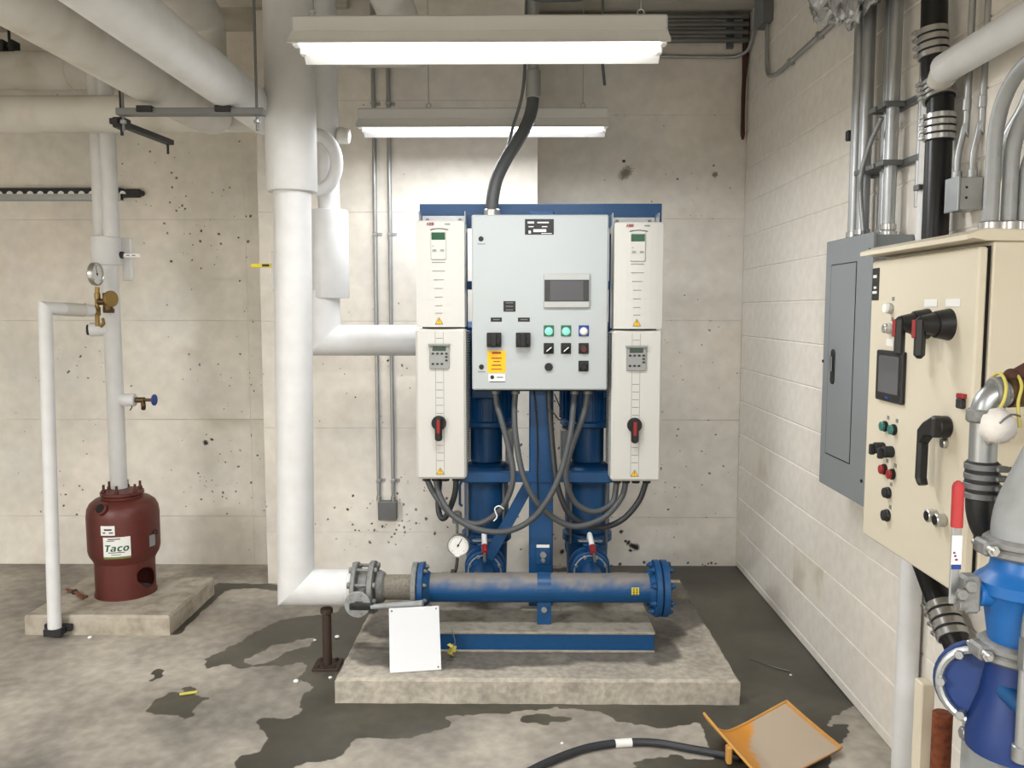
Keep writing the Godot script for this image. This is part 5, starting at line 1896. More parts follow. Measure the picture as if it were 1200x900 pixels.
# a rectangle lying on a round shell: angles from the +z direction, positive to +x
func label_patch(parent: Node, base: Vector3, R: float, h0: float, h1: float, a0: float, a1: float, m: Material, called: String) -> MeshInstance3D:
	var s := begin()
	var n := maxi(2, int(absf(a1 - a0) / 0.08))
	for k in n:
		var u := a0 + (a1 - a0) * k / n
		var v := a0 + (a1 - a0) * (k + 1) / n
		var du := V(sin(u), 0, cos(u))
		var dv := V(sin(v), 0, cos(v))
		var A := base + du * R
		var B := base + dv * R
		tri(s, A + V(0, h0, 0), B + V(0, h0, 0), B + V(0, h1, 0), du, dv, dv)
		tri(s, A + V(0, h0, 0), B + V(0, h1, 0), A + V(0, h1, 0), du, dv, du)
	return part(called, s, m, parent)

# lettering bent round the same shell
func wrap_text(parent: Node, words: String, size: float, m: Material, base: Vector3, R: float, mid: float, h: float) -> void:
	var tm := TextMesh.new()
	var f := SystemFont.new()
	f.font_names = PackedStringArray(["Droid Sans"])
	f.font_weight = 700
	f.font_italic = true
	tm.font = f
	tm.text = words
	tm.font_size = 32
	tm.pixel_size = size / 24.0
	tm.depth = 0.0
	var arr := tm.get_mesh_arrays() if tm.get_surface_count() > 0 else []
	if arr.is_empty():
		arr = tm.surface_get_arrays(0)
	var vs: PackedVector3Array = arr[Mesh.ARRAY_VERTEX]
	var ix: PackedInt32Array = arr[Mesh.ARRAY_INDEX]
	var s := begin()
	for k in range(0, ix.size(), 3):
		var P := []
		for j in 3:
			var v := vs[ix[k + j]]
			var a := mid + (v.x + v.y * 0.18) * 1.15 / R
			P.append([base + V(sin(a) * R, h + v.y + size * 0.42, cos(a) * R), V(sin(a), 0, cos(a))])
		tri(s, P[0][0], P[1][0], P[2][0], P[0][1], P[1][1], P[2][1])
	part("lettering", s, m, parent)

# ---------------------------------------------------------------- conduits and boxes on the back wall
func wall_conduits() -> void:
	var t := thing("wall_conduit", "pair of thin steel conduits down the back wall to a small box", "conduit", V(-0.77, 0.395, 0.38))
	for x in [-0.822, -0.738]:
		var s := begin()
		cyl(s, V(x, 0.5, 0.375), V(x, CEIL, 0.375), 0.0115, 14)
		part("conduit", s, M.emt, t)
		for h in [0.62, 1.47, 2.03, 2.75]:
			s = begin()
			box(s, V(x - 0.014, h - 0.01, 0.36), V(x + 0.014, h + 0.01, 0.389), 0.003)
			box(s, V(x + 0.01, h - 0.009, 0.36), V(x + 0.036, h + 0.009, 0.364), 0.001)
			part("strap", s, M.emt, t)
	var s := begin()
	box(s, V(-0.823, 0.393, 0.361), V(-0.715, 0.502, 0.415), 0.004)
	part("junction_box", s, M.strut, t)
	for x in [-0.822, -0.738]:
		s = begin()
		cyl(s, V(x, 0.5, 0.375), V(x, 0.53, 0.375), 0.016, 10)
		part("connector", s, M.steel, t)
	# ceiling level conduits over the right bay
	s = begin()
	tube(s, bent([V(-0.1, 3.115, 0.02), V(1.28, 3.10, 0.02), V(1.335, 3.12, 0.07), V(1.335, 3.33, 0.36)], 0.06), 0.011, 12)
	single("wall_conduit", s, M.emt, "thin level conduit high on the back wall, turning up along the block wall", "conduit")
	var r := thing("conduit_rack", "dark rack of level conduits at the ceiling in the back corner", "conduit rack", V(1.0, 3.2, 0.05))
	for k in 4:
		s = begin()
		cyl(s, V(0.12, 3.19 + k * 0.045, 0.045), V(1.34, 3.19 + k * 0.045, 0.045), 0.016, 12)
		part("conduit", s, M.strut, r)
	s = begin()
	box(s, V(1.22, 3.15, 0.0), V(1.26, CEIL, 0.025), 0.002)
	part("channel", s, M.strut, r)
	s = begin()
	tube(s, curve([V(1.332, 3.34, 0.03), V(1.33, 3.1, 0.028), V(1.325, 2.85, 0.022), V(1.328, 2.62, 0.02)], 5), [0.02, 0.02, 0.02, 0.02, 0.02, 0.018, 0.016, 0.014, 0.012, 0.012, 0.012, 0.011, 0.011, 0.012, 0.013, 0.006], 10)
	single("corroded_rod", s, M.corroded, "thin rust-brown rod hanging in the corner of the two walls", "rod")
	# conduits hanging at the ceiling over the lamps
	s = begin()
	for x in [0.375]:
		tube(s, [V(x, CEIL, 1.15), V(x + 0.005, 2.75, 1.12), V(x + 0.02, 2.66, 1.08)], 0.007, 8)
	single("lamp_cord", s, M.hose, "grey cord hanging from the ceiling to the rear strip light", "cord")
	s = begin()
	tube(s, bent([V(-0.1, CEIL, 1.45), V(-0.06, 3.05, 1.4), V(0.04, 2.95, 1.35), V(0.30, 2.97, 1.3), V(0.34, CEIL, 1.3)], 0.06), 0.009, 10)
	single("ceiling_cable", s, M.hose, "loop of grey cable slung under the ceiling above the control panel", "cable")
	s = begin()
	box(s, V(0.0, 3.26, 1.1), V(0.16, CEIL, 1.3), 0.006)
	single("ceiling_box", s, M.strut, "dark grey junction box on the ceiling where the hose enters", "junction box")

# ---------------------------------------------------------------- things on the block wall
func right_wall_things() -> void:
	# grey panelboard
	var p := thing("electrical_panel", "tall grey steel electrical panel with inset door on the block wall", "electrical panel", V(1.28, 0.91, 2.0))
	var s := begin()
	box(s, V(1.222, 0.918, 1.79), V(1.354, 1.862, 2.205), 0.003)
	part("body", s, M.panel_grey, p)
	s = begin()
	box(s, V(1.208, 0.91, 1.782), V(1.222, 1.87, 2.215), 0.003)
	var tr := part("cover", s, M.panel_grey, p)
	s = begin()
	var d := [1.845, 2.085, 1.04, 1.775]
	for b in [[d[0] - 0.002, d[0] + 0.001, d[2], d[3]], [d[1] - 0.001, d[1] + 0.002, d[2], d[3]], [d[0], d[1], d[2] - 0.002, d[2] + 0.001], [d[0], d[1], d[3] - 0.001, d[3] + 0.002]]:
		box(s, V(1.2065, b[2], b[0]), V(1.2085, b[3], b[1]))
	part("door_gap", s, M.gap, tr)
	s = begin()
	box(s, V(1.2055, d[2] + 0.002, d[0] + 0.002), V(1.2085, d[3] - 0.002, d[1] - 0.002), 0.0008)
	var dr := part("door", s, M.panel_grey, p)
	s = begin()
	prism(s, rr(0.036, 0.135, 0.017), 0.005, face_left(1.2055, 1.385, 1.90), 0.001)
	var la := part("latch", s, M.black, dr)
	s = begin()
	box(s, V(1.194, 1.365, 1.888), V(1.201, 1.425, 1.908), 0.003)
	part("slider", s, M.strut, la)
	s = begin()
	cyl(s, V(1.207, 1.40, 1.79), V(1.203, 1.40, 1.79), 0.006, 8)
	part("cover_screw", s, M.iron, p)
	s = begin()
	cyl(s, V(1.207, 1.0, 2.2), V(1.203, 1.0, 2.2), 0.006, 8)
	part("cover_screw", s, M.iron, p)
	s = begin()
	cyl(s, V(1.207, 1.81, 2.2), V(1.203, 1.81, 2.2), 0.006, 8)
	part("cover_screw", s, M.iron, p)

	# conduits rising from it
	var runs := [[1.30, 1.815, 0.0235, "stoutest steel conduit, at the far end of the row over the grey electrical panel"], [1.315, 1.875, 0.012, "thin steel conduit second in the row over the grey electrical panel"], [1.285, 1.93, 0.0235, "stout steel conduit in the middle of the row over the grey electrical panel"], [1.33, 1.99, 0.013, "thin steel conduit tucked against the wall, behind the spiral cable"], [1.315, 2.04, 0.013, "thin steel conduit next to the last one over the grey electrical panel"], [1.30, 2.12, 0.0215, "last stout steel conduit over the grey electrical panel, beside the white pipe"]]
	for r in runs:
		var t := thing("steel_conduit", r[3], "conduit", V(r[0], 1.87, r[1]), "conduits over the grey electrical panel")
		s = begin()
		cyl(s, V(r[0], 1.868, r[1]), V(r[0], CEIL, r[1]), r[2], 18)
		part("conduit", s, M.emt, t)
		s = begin()
		cyl(s, V(r[0], 1.866, r[1]), V(r[0], 1.878, r[1]), r[2] * 1.45, 8, 0.001)
		cyl(s, V(r[0], 1.884, r[1]), V(r[0], 1.905, r[1]), r[2] * 1.25, 16, 0.001)
		part("connector", s, M.steel, t)
	s = begin()
	cyl(s, V(1.345, 1.95, 2.235), V(1.345, CEIL, 2.235), 0.011, 12)
	single("steel_conduit", s, M.emt, "thin steel conduit flat on the wall beside the white vertical pipe", "conduit")
	for y in [2.115, 2.315]:
		var u := thing("conduit_strap", ("black channel strap across the conduits, lower of two" if y < 2.2 else "black channel strap across the conduits, upper of two"), "strap", V(1.33, y, 2.05))
		s = begin()
		box(s, V(1.333, y - 0.012, 1.86 if y < 2.2 else 2.06), V(1.354, y + 0.012, 2.25), 0.003)
		part("channel", s, M.strut, u)
		for z in ([1.93, 2.04, 2.12] if y < 2.2 else [2.04, 2.12]):
			s = begin()
			box(s, V(1.26, y - 0.009, z - 0.03), V(1.33, y + 0.009, z - 0.022), 0.002)
			part("clamp", s, M.strut, u)
			s = begin()
			box(s, V(1.26, y - 0.009, z + 0.022), V(1.33, y + 0.009, z + 0.03), 0.002)
			part("clamp", s, M.strut, u)
			s = begin()
			box(s, V(1.258, y - 0.009, z - 0.03), V(1.264, y + 0.009, z + 0.03), 0.002)
			part("clamp", s, M.strut, u)
	s = begin()
	box(s, V(1.27, 2.26, 1.77), V(1.35, 2.30, 1.795), 0.004)
	single("conduit_clip", s, M.iron, "small black clip on the far stout conduit", "clip")
	s = begin()
	var sp := []
	var core := curve([V(1.275, 2.28, 2.09), V(1.262, 2.20, 2.03), V(1.256, 2.12, 1.985), V(1.26, 2.04, 1.965), V(1.27, 1.88, 1.985)], 8)
	tube(s, core, 0.0085, 10)
	var mc := part(numbered("spiral_cable"), s, M.galv, self)
	tag(mc, "thin armoured spiral cable hanging slantwise over the conduits", "cable")
	s = begin()
	for k in range(1, core.size() * 3):
		var q: Vector3 = core[mini(int(k / 3.0), core.size() - 2)].lerp(core[mini(int(k / 3.0) + 1, core.size() - 1)], fmod(k / 3.0, 1.0))
		var w: Vector3 = core[mini(int(k / 3.0) + 1, core.size() - 1)] - core[mini(int(k / 3.0), core.size() - 2)]
		if w.length() > 0.001:
			lathe_ring(s, q, w.normalized(), 0.0082, 0.0018, 8)
	part("armour_ridges", s, M.galv, mc).set_meta("kind", "stuff")

	# white vertical pipe behind the cabinets
	s = begin()
	tube(s, [V(1.315, 2.27, 2.372), V(1.312, 0.0, 2.372)], [0.032, 0.037], 26)
	var wp := part(numbered("insulated_pipe"), s, M.jacket, self)
	tag(wp, "white insulated pipe standing against the block wall behind the black pipe", "pipe")
	s = begin()
	cyl(s, V(1.315, 1.985, 2.372), V(1.315, 2.005, 2.372), 0.036, 20)
	box(s, V(1.27, 1.985, 2.36), V(1.282, 2.003, 2.395), 0.002)
	part("clamp", s, M.strut, wp)
	# black cast iron drain with banded couplings
	var b := thing("drain_pipe", "black cast-iron drain pipe with banded steel couplings on the block wall", "pipe", V(1.29, 0.5, 2.5))
	var path := [V(1.27, CEIL, 2.415), V(1.285, 2.44, 2.425), V(1.285, 2.33, 2.44), V(1.29, 2.24, 2.475), V(1.29, 0.82, 2.482), V(1.29, 0.66, 2.66), V(1.29, 0.40, 3.0)]
	s = begin()
	tube(s, path, 0.0385, 28)
	part("drain", s, M.black_pipe, b)
	var bands := [[V(1.279, 2.475, 2.422), V(1.285, 2.38, 2.432), 0.047], [V(1.2865, 2.305, 2.45), V(1.29, 2.245, 2.473), 0.05], [V(1.29, 2.205, 2.476), V(1.29, 2.12, 2.478), 0.047], [V(1.29, 0.705, 2.61), V(1.29, 0.625, 2.70), 0.047]]
	for q in bands:
		s = begin()
		cyl(s, q[0], q[1], q[2] - 0.003, 26)
		var cp := part("coupling", s, M.rubber, b)
		for k in 4:
			s = begin()
			var c: Vector3 = q[0].lerp(q[1], (k + 0.5) / 4.0)
			var ax: Vector3 = (q[1] - q[0]).normalized()
			var w: float = q[0].distance_to(q[1]) * 0.09
			cyl(s, c - ax * w, c + ax * w, q[2], 26, 0.001)
			box(s, c + V(-q[2] - 0.009, -0.006, -0.02), c + V(-q[2] + 0.008, 0.006, 0.004), 0.002)
			part("steel_band", s, M.steel, cp)
	# white pipe that meets the drain's wye and runs to the viewer
	var wy := thing("insulated_pipe", "sloping white insulated pipe meeting the black drain high on the block wall", "pipe", V(1.26, 2.33, 2.55))
	s = begin()
	tube(s, [V(1.262, 2.318, 2.55), V(1.262, 2.352, 4.6)], 0.0445, 28)
	part("jacket", s, M.jacket, wy)
	s = begin()
	tube(s, [V(1.288, 2.29, 2.45), V(1.266, 2.315, 2.552)], [0.034, 0.0435], 22)
	part("taped_end", s, M.jacket_old, wy)

	# square box with its conduits
	var j := thing("junction_box", "square galvanised junction box in front of the black drain pipe", "junction box", V(1.31, 1.895, 2.59))
	s = begin()
	box(s, V(1.285, 1.895, 2.55), V(1.354, 1.99, 2.622), 0.003)
	part("body", s, M.galv, j)
	s = begin()
	box(s, V(1.279, 1.892, 2.547), V(1.285, 1.993, 2.625), 0.001)
	part("cover", s, M.galv, j)
	s = begin()
	for q in [V(1.305, 1.93, 2.622), V(1.305, 1.96, 2.622)]:
		cyl(s, q, q + V(0, 0, 0.0015), 0.004, 8)
	part("knockout", s, M.iron, j)
	for q in [[1.305, 2.565], [1.332, 2.60]]:
		s = begin()
		tube(s, curve([V(q[0], 1.99, q[1]), V(q[0], 2.06, q[1]), V(q[0] + 0.012, 2.14, q[1] + 0.004), V(q[0] + 0.018, 2.25, q[1] + 0.006), V(q[0] + 0.018, CEIL, q[1] + 0.006)], 5), 0.0095, 12)
		cyl(s, V(q[0], 1.99, q[1]), V(q[0], 2.015, q[1]), 0.014, 8)
		cyl(s, V(q[0] + 0.016, 2.19, q[1] + 0.0055), V(q[0] + 0.017, 2.225, q[1] + 0.006), 0.0125, 10)
		part("conduit", s, M.emt, j)

	# box high up in the corner, its conduit dropping and climbing along the wall
	var h := thing("junction_box", "grey junction box high on the block wall near the corner", "junction box", V(1.33, 3.09, 0.4))
	s = begin()
	box(s, V(1.30, 3.15, 0.33), V(1.354, CEIL - 0.01, 0.49), 0.004)
	part("body", s, M.strut, h)
	s = begin()
	box(s, V(1.294, 3.145, 0.325), V(1.30, CEIL - 0.01, 0.495), 0.002)
	part("cover", s, M.panel_grey, h)
	s = begin()
	tube(s, bent([V(1.335, 3.15, 0.44), V(1.335, 2.87, 0.46), V(1.335, 2.83, 0.62), V(1.335, 2.825, 1.5), V(1.335, 2.80, 1.9)], 0.07), 0.0115, 12)
	part("conduit", s, M.emt, h)
	s = begin()
	for z in [0.85, 1.25]:
		box(s, V(1.318, 2.812, z), V(1.354, 2.842, z + 0.02), 0.003)
	part("strap", s, M.emt, h)

	# crumpled plastic wrap hanging from the ceiling
	s = begin()
	var nz := FastNoiseLite.new()
	nz.seed = 5
	nz.frequency = 1.5
	nz.noise_type = FastNoiseLite.TYPE_SIMPLEX_SMOOTH
	nz.fractal_octaves = 2
	var rows := 40
	var cols := 64
	var P := func(i: int, k: int) -> Vector3:
		var v := PI * i / rows
		var u := TAU * k / cols
		var dir := V(sin(v) * cos(u), -cos(v), sin(v) * sin(u))
		var base := V(dir.x * 0.115, dir.y * 0.27, dir.z * 0.38)
		var w := base * (0.97 + absf(nz.get_noise_3dv(dir * V(1, 1, 2.2))) * 0.3)
		return V(1.185, 2.94 - w.z * 0.3, 1.93) + w
	for i in rows:
		for k in cols:
			var A: Vector3 = P.call(i, k)
			var B: Vector3 = P.call(i, (k + 1) % cols)
			var C: Vector3 = P.call(i + 1, (k + 1) % cols)
			var D: Vector3 = P.call(i + 1, k)
			var n := (B - A).cross(C - A)
			n = n.normalized() if n.length() > 1e-9 else Vector3.DOWN
			if n.dot(A - V(1.2, 2.92, 2.0)) < 0:
				n = -n
			tri(s, A, B, C, n, n, n)
			tri(s, A, C, D, n, n, n)
	single("plastic_wrap", s, M.wrap, "crumpled silvery plastic wrap bundled round the conduits at the ceiling", "plastic wrap")

# ---------------------------------------------------------------- the cream cabinet
func cream_cabinet() -> void:
	var FX := 1.09
	var z0 := 2.50
	var z1 := 3.10
	var t := thing("control_cabinet", "cream steel control cabinet with black rotary handles and touch screen on the block wall", "control cabinet", V(1.17, 0.89, 2.8))
	var s := begin()
	box(s, V(1.125, 0.9, z0 + 0.008), V(1.245, 1.765, z1), 0.004)
	part("body", s, M.cream, t)
	s = begin()
	box(s, V(1.112, 0.905, z0 + 0.012), V(1.126, 1.755, z1 - 0.012))
	part("seal", s, M.gap, t)
	s = begin()
	box(s, V(FX, 0.892, z0), V(1.113, 1.752, z1), 0.005)
	var door := part("door", s, M.cream, t)
	# drip hood
	s = begin()
	var hood := PackedVector2Array([Vector2(1.245, 1.79), Vector2(1.10, 1.795), Vector2(1.055, 1.78), Vector2(1.055, 1.768), Vector2(1.07, 1.772), Vector2(1.10, 1.766), Vector2(1.245, 1.764)])
	prism(s, hood, z1 - z0 + 0.02, at(0, 0, z0 - 0.01), 0.002)
	part("drip_hood", s, M.cream, t)
	s = begin()
	for y in [1.0, 1.66]:
		for zz in [z0 + 0.1, z1 - 0.1]:
			part("wall_bracket", one_box(V(1.245, y, zz), V(1.354, y + 0.03, zz + 0.03), 0.002), M.strut, t)
	# plate with white print
	s = begin()
	box(s, V(FX - 0.002, 1.632, 2.508), V(FX, 1.73, 2.555), 0.0005)
	var np := part("name_plate", s, M.black, door)
	s = begin()
	for b in [[2.516, 1.70, 0.024, 0.009], [2.522, 1.667, 0.018, 0.007], [2.514, 1.652, 0.03, 0.008]]:
		box(s, V(FX - 0.0028, b[1], b[0]), V(FX - 0.0015, b[1] + b[3], b[0] + b[2]))
	part("print", s, M.paper, np)
	# touch screen
	s = begin()
	prism(s, rr(0.172, 0.15, 0.005), 0.012, face_left(FX, 1.408, 2.668), 0.003)
	var hm := part("screen_frame", s, M.black, door)
	s = begin()
	box(s, V(FX - 0.0135, 1.358, 2.603), V(FX - 0.011, 1.468, 2.733), 0.0005)
	part("screen", s, M.screen, hm)
	s = begin()
	box(s, V(FX - 0.0128, 1.342, 2.652), V(FX - 0.0115, 1.348, 2.676))
	part("print", s, M.blue_print, hm)
	# lamps and buttons: local x = z
	var pb := [[2.644, 1.607, 0.0135, "white", 0.022], [2.644, 1.548, 0.0135, "steel", 0.022], [2.642, 1.257, 0.014, "teal", 0.018], [2.70, 1.255, 0.014, "teal", 0.018], [2.648, 1.128, 0.014, "red", 0.018], [2.702, 1.124, 0.014, "red", 0.018], [2.679, 1.064, 0.015, "black", 0.018], [2.679, 0.996, 0.016, "black", 0.018]]
	for b in pb:
		s = begin()
		cyl(s, V(FX, b[1], b[0]), V(FX - b[4] * 0.55, b[1], b[0]), b[2] * 1.15, 22)
		var bz := part("button_bezel", s, M.black if b[3] == "black" else (M.silver if b[3] in ["white", "steel"] else M.gap), door)
		s = begin()
		cyl(s, V(FX - b[4] * 0.5, b[1], b[0]), V(FX - b[4], b[1], b[0]), b[2], 22)
		part("button_cap", s, M[b[3]] if b[3] != "black" else M.rubber, bz)
		s = begin()
		box(s, V(FX - 0.0012, b[1] + 0.022, b[0] + 0.004), V(FX, b[1] + 0.033, b[0] + 0.018))
		part("engraved_plate", s, M.grey_ink, door)
	for b in [[2.632, 1.19], [2.69, 1.188]]:
		s = begin()
		cyl(s, V(FX, b[1], b[0]), V(FX - 0.03, b[1], b[0]), 0.017, 22)
		box(s, V(FX - 0.044, b[1] - 0.02, b[0] - 0.007), V(FX - 0.028, b[1] + 0.012, b[0] + 0.007), 0.003)
		part("selector_switch", s, M.rubber, door)
	s = begin()
	box(s, V(FX - 0.0015, 1.496, 2.622), V(FX, 1.517, 2.664))
	part("label_plate", s, M.paper, door)
	# two rotary handles with red shanks
	for z in [2.862, 2.975]:
		s = begin()
		box(s, V(FX - 0.002, 1.61, z + 0.003 - 0.02), V(FX, 1.63, z + 0.052), 0.0004)
		part("label_plate", s, M.paper, door)
		s = begin()
		cone(s, V(FX, 1.565, z), V(FX - 0.035, 1.565, z), 0.041, 0.034, 26)
		tube(s, [V(FX - 0.028, 1.565, z), V(FX - 0.07, 1.567, z - 0.002)], [0.032, 0.02], 18)
		var hd := part("rotary_handle", s, M.black, door)
		s = begin()
		box(s, V(FX - 0.083, 1.478, z - 0.017), V(FX - 0.058, 1.585, z + 0.013), 0.009)
		part("grip", s, M.black, hd)
		s = begin()
		box(s, V(FX - 0.086, 1.53, z - 0.0175), V(FX - 0.078, 1.577, z - 0.001), 0.002)
		part("red_shank", s, M.red, hd)
	# door lever
	s = begin()
	prism(s, PackedVector2Array([Vector2(0.034, 0.03), Vector2(0.02, 0.035), Vector2(-0.03, 0.012), Vector2(-0.054, -0.008), Vector2(-0.056, -0.14), Vector2(-0.04, -0.158), Vector2(-0.026, -0.152), Vector2(-0.034, -0.135), Vector2(-0.033, -0.045), Vector2(-0.012, -0.025), Vector2(0.03, -0.02)]), 0.024, face_left(FX - 0.026, 1.30, 2.985), 0.006)
	cyl(s, V(FX, 1.305, 2.995), V(FX - 0.03, 1.305, 2.995), 0.028, 22)
	var lv := part("door_lever", s, M.black, door)
	s = begin()
	cyl(s, V(FX, 1.262, 2.99), V(FX - 0.012, 1.262, 2.99), 0.013, 16)
	part("keyhole", s, M.steel, lv)
	for z in [2.956, 3.0]:
		s = begin()
		cyl(s, V(FX, 1.064, z), V(FX - 0.026, 1.064, z), 0.017, 20)
		var kl := part("key_lock", s, M.steel, door)
		s = begin()
		cyl(s, V(FX - 0.0255, 1.064, z), V(FX - 0.0275, 1.064, z), 0.012, 16, 0.0)
		part("key_face", s, M.gap, kl)
	s = begin()
	box(s, V(FX - 0.012, 1.385, 3.047), V(FX, 1.397, 3.078), 0.002)
	var rt := part("red_switch", s, M.red, door)
	s = begin()
	box(s, V(FX - 0.014, 1.36, 3.05), V(FX, 1.385, 3.076), 0.003)
	part("switch_base", s, M.iron, rt)

	# three stout conduits bending off its top
	var arcs := [[1.135, 3.06, 0.30, "grey steel conduit bending widest off the top of the cream cabinet"], [1.175, 3.065, 0.22, "grey steel conduit bending in the middle of three on the cream cabinet"], [1.21, 3.07, 0.14, "grey steel conduit bending tightest of three on the cream cabinet"]]
	for a in arcs:
		var c := thing("bent_conduit", a[3], "conduit", V(a[0], 1.79, a[1]), "conduits off the cream cabinet")
		s = begin()
		var top: float = 1.86 + a[2]
		tube(s, bent([V(a[0], 1.79, a[1]), V(a[0], top, a[1]), V(a[0] + 0.05, top + 0.06, a[1] + 0.9)], a[2] * 0.85, 12), 0.0175, 18)
		part("conduit", s, M.bent_grey, c)
		s = begin()
		cyl(s, V(a[0], 1.788, a[1]), V(a[0], 1.815, a[1]), 0.026, 12)
		part("connector", s, M.steel, c)
	s = begin()
	tube(s, bent([V(1.333, CEIL, 2.86), V(1.333, 2.16, 2.87), V(1.30, 2.05, 2.80), V(1.275, 1.80, 2.78)], 0.07), 0.0155, 14)
	single("bent_conduit", s, M.emt, "steel conduit offset-bent down the wall to the back of the cream cabinet", "conduit")

# ---------------------------------------------------------------- pipework close to the viewer, by the cabinet's edge
func near_valves() -> void:
	# threaded steel elbow, rubber coupling, black bend
	var x := 0.925
	var z := 3.45
	var t := thing("drain_elbow", "grey steel elbow joined by a banded rubber coupling to a black bend beside the cabinet", "pipe", V(x, 1.1, z))
	var s := begin()
	tube(s, bent([V(x + 0.002, 1.24, z), V(x, 1.435, z), V(1.25, 1.452, z + 0.02)], 0.04), 0.0255, 24)
	part("steel_pipe", s, M.galv, t)
	s = begin()
	cyl(s, V(x + 0.012, 1.436, z), V(x + 0.035, 1.437, z), 0.033, 20)
	part("elbow_bead", s, M.cast, t)
	s = begin()
	cyl(s, V(x, 1.378, z), V(x, 1.405, z), 0.033, 20)
	part("elbow_bead", s, M.cast, t)
	s = begin()
	cyl(s, V(x + 0.04, 1.4385, z), V(x + 0.085, 1.441, z), 0.0315, 20)
	part("brown_sleeve", s, M.bronze, t)
	s = begin()
	cyl(s, V(x + 0.06, 1.47, z), V(x + 0.085, 1.485, z), 0.016, 12)
	ball(s, V(x + 0.05, 1.47, z), 0.016)
	part("brown_fitting", s, M.corroded, t)
	s = begin()
	cyl(s, V(x + 0.002, 1.222, z), V(x + 0.001, 1.30, z), 0.031, 26)
	var cp := part("rubber_coupling", s, M.rubber, t)
	for k in 4:
		s = begin()
		var y := 1.231 + k * 0.0195
		cyl(s, V(x + 0.002, y - 0.006, z), V(x + 0.002, y + 0.006, z), 0.0335, 28, 0.001)
		box(s, V(x + 0.008, y - 0.006, z + 0.026), V(x + 0.034, y + 0.006, z + 0.042), 0.003)
		cyl(s, V(x + 0.03, y, z + 0.034), V(x + 0.04, y, z + 0.034), 0.005, 8)
		part("steel_band", s, M.strut, cp)
	s = begin()
	tube(s, curve([V(x + 0.002, 1.235, z), V(x + 0.004, 1.20, z), V(x + 0.016, 1.165, z - 0.002), V(x + 0.045, 1.13, z - 0.004), V(x + 0.09, 1.10, z - 0.006), V(x + 0.2, 1.06, z - 0.006)], 5), 0.0285, 24)
	part("black_bend", s, M.black, t)
	# yellow straps and the mask
	var m := thing("dust_mask", "used white dust mask hung by yellow straps from the steel pipe", "dust mask", V(x + 0.05, 1.36, z + 0.03))
	s = begin()
	var rows := 14
	var cols := 28
	var nz := FastNoiseLite.new()
	nz.seed = 8
	nz.frequency = 9.0
	var P := func(i: int, k: int, off: float) -> Array:
		var v := (PI / 2) * i / rows
		var u := TAU * k / cols
		var d := V(cos(u) * sin(v), sin(u) * sin(v), cos(v))
		var r := V(0.043 - off, 0.034 - off, 0.034 - off)
		var p := V(d.x * r.x, d.y * r.y, d.z * r.z) * (1.0 + nz.get_noise_3dv(d * 1.2) * 0.18)
		if i == rows:
			p *= 1.06
		return [Transform3D(Basis.from_euler(V(0.25, 0.35, -0.38)), V(x + 0.002, 1.376, z + 0.036)) * p, Basis.from_euler(V(0.25, 0.35, -0.38)) * d]
	for off in [0.0, 0.002]:
		for i in rows:
			for k in cols:
				var A: Array = P.call(i, k, off)
				var B: Array = P.call(i, k + 1, off)
				var C: Array = P.call(i + 1, k + 1, off)
				var D: Array = P.call(i + 1, k, off)
				var g := -1.0 if off > 0 else 1.0
				tri(s, A[0], B[0], C[0], A[1] * g, B[1] * g, C[1] * g)
				tri(s, A[0], C[0], D[0], A[1] * g, C[1] * g, D[1] * g)
	part("cup", s, M.mask, m)
	for q in [[x + 0.012, x - 0.018, 1.408], [x + 0.042, x + 0.042, 1.395]]:
		s = begin()
		tube(s, curve([V(q[1], q[2] - 0.02, z + 0.05), V(q[0], 1.42, z + 0.04), V(q[0] + 0.008, 1.455, z + 0.035), V(q[0] + 0.015, 1.476, z + 0.0), V(q[0] + 0.012, 1.46, z - 0.03), V(q[0] - 0.002, 1.43, z - 0.03)], 5), 0.0032, 8)
		part("yellow_strap", s, M.yellow_strap, m)
	s = begin()
	tube(s, curve([V(x - 0.01, 1.386, z + 0.072), V(x + 0.012, 1.402, z + 0.07), V(x + 0.034, 1.398, z + 0.062)], 4), 0.0022, 6)
	part("nose_clip", s, M.strut, m)

	# blue valve with grooved couplings
	var vx := 0.925
	var vz := 3.6
	var v := thing("check_valve", "blue cast valve between two grey grooved couplings, with red lever", "valve", V(vx, 0.98, vz))
	s = begin()
	lathe(s, [Vector2(0, 0.985), Vector2(0.05, 0.985), Vector2(0.052, 1.0), Vector2(0.058, 1.04), Vector2(0.066, 1.075), Vector2(0.078, 1.085), Vector2(0.078, 1.105), Vector2(0.062, 1.118), Vector2(0.054, 1.128), Vector2(0.05, 1.16), Vector2(0, 1.16)], at(vx, 0, vz), 36)
	cyl(s, V(vx - 0.04, 1.08, vz), V(vx - 0.082, 1.08, vz), 0.024, 18)
	cyl(s, V(vx + 0.01, 1.12, vz + 0.04), V(vx + 0.012, 1.118, vz + 0.075), 0.022, 18)
	part("valve_body", s, M.blue_bright, v)
	for y in [1.168, 0.972]:
		s = begin()
		lathe(s, [Vector2(0.045, y - 0.018), Vector2(0.06, y - 0.018), Vector2(0.067, y - 0.012), Vector2(0.067, y - 0.004), Vector2(0.062, y), Vector2(0.067, y + 0.004), Vector2(0.067, y + 0.012), Vector2(0.06, y + 0.018), Vector2(0.045, y + 0.018)], at(vx, 0, vz), 36)
		box(s, V(vx - 0.082, y - 0.014, vz - 0.022), V(vx - 0.058, y + 0.014, vz + 0.022), 0.005)
		var gc := part("grooved_coupling", s, M.cast, v)
		s = begin()
		cyl(s, V(vx - 0.072, y, vz - 0.034), V(vx - 0.072, y, vz + 0.04), 0.006, 8)
		part("bolt", s, M.steel, gc)
		s = begin()
		cyl(s, V(vx - 0.072, y, vz + 0.022), V(vx - 0.072, y, vz + 0.034), 0.011, 6, 0.001)
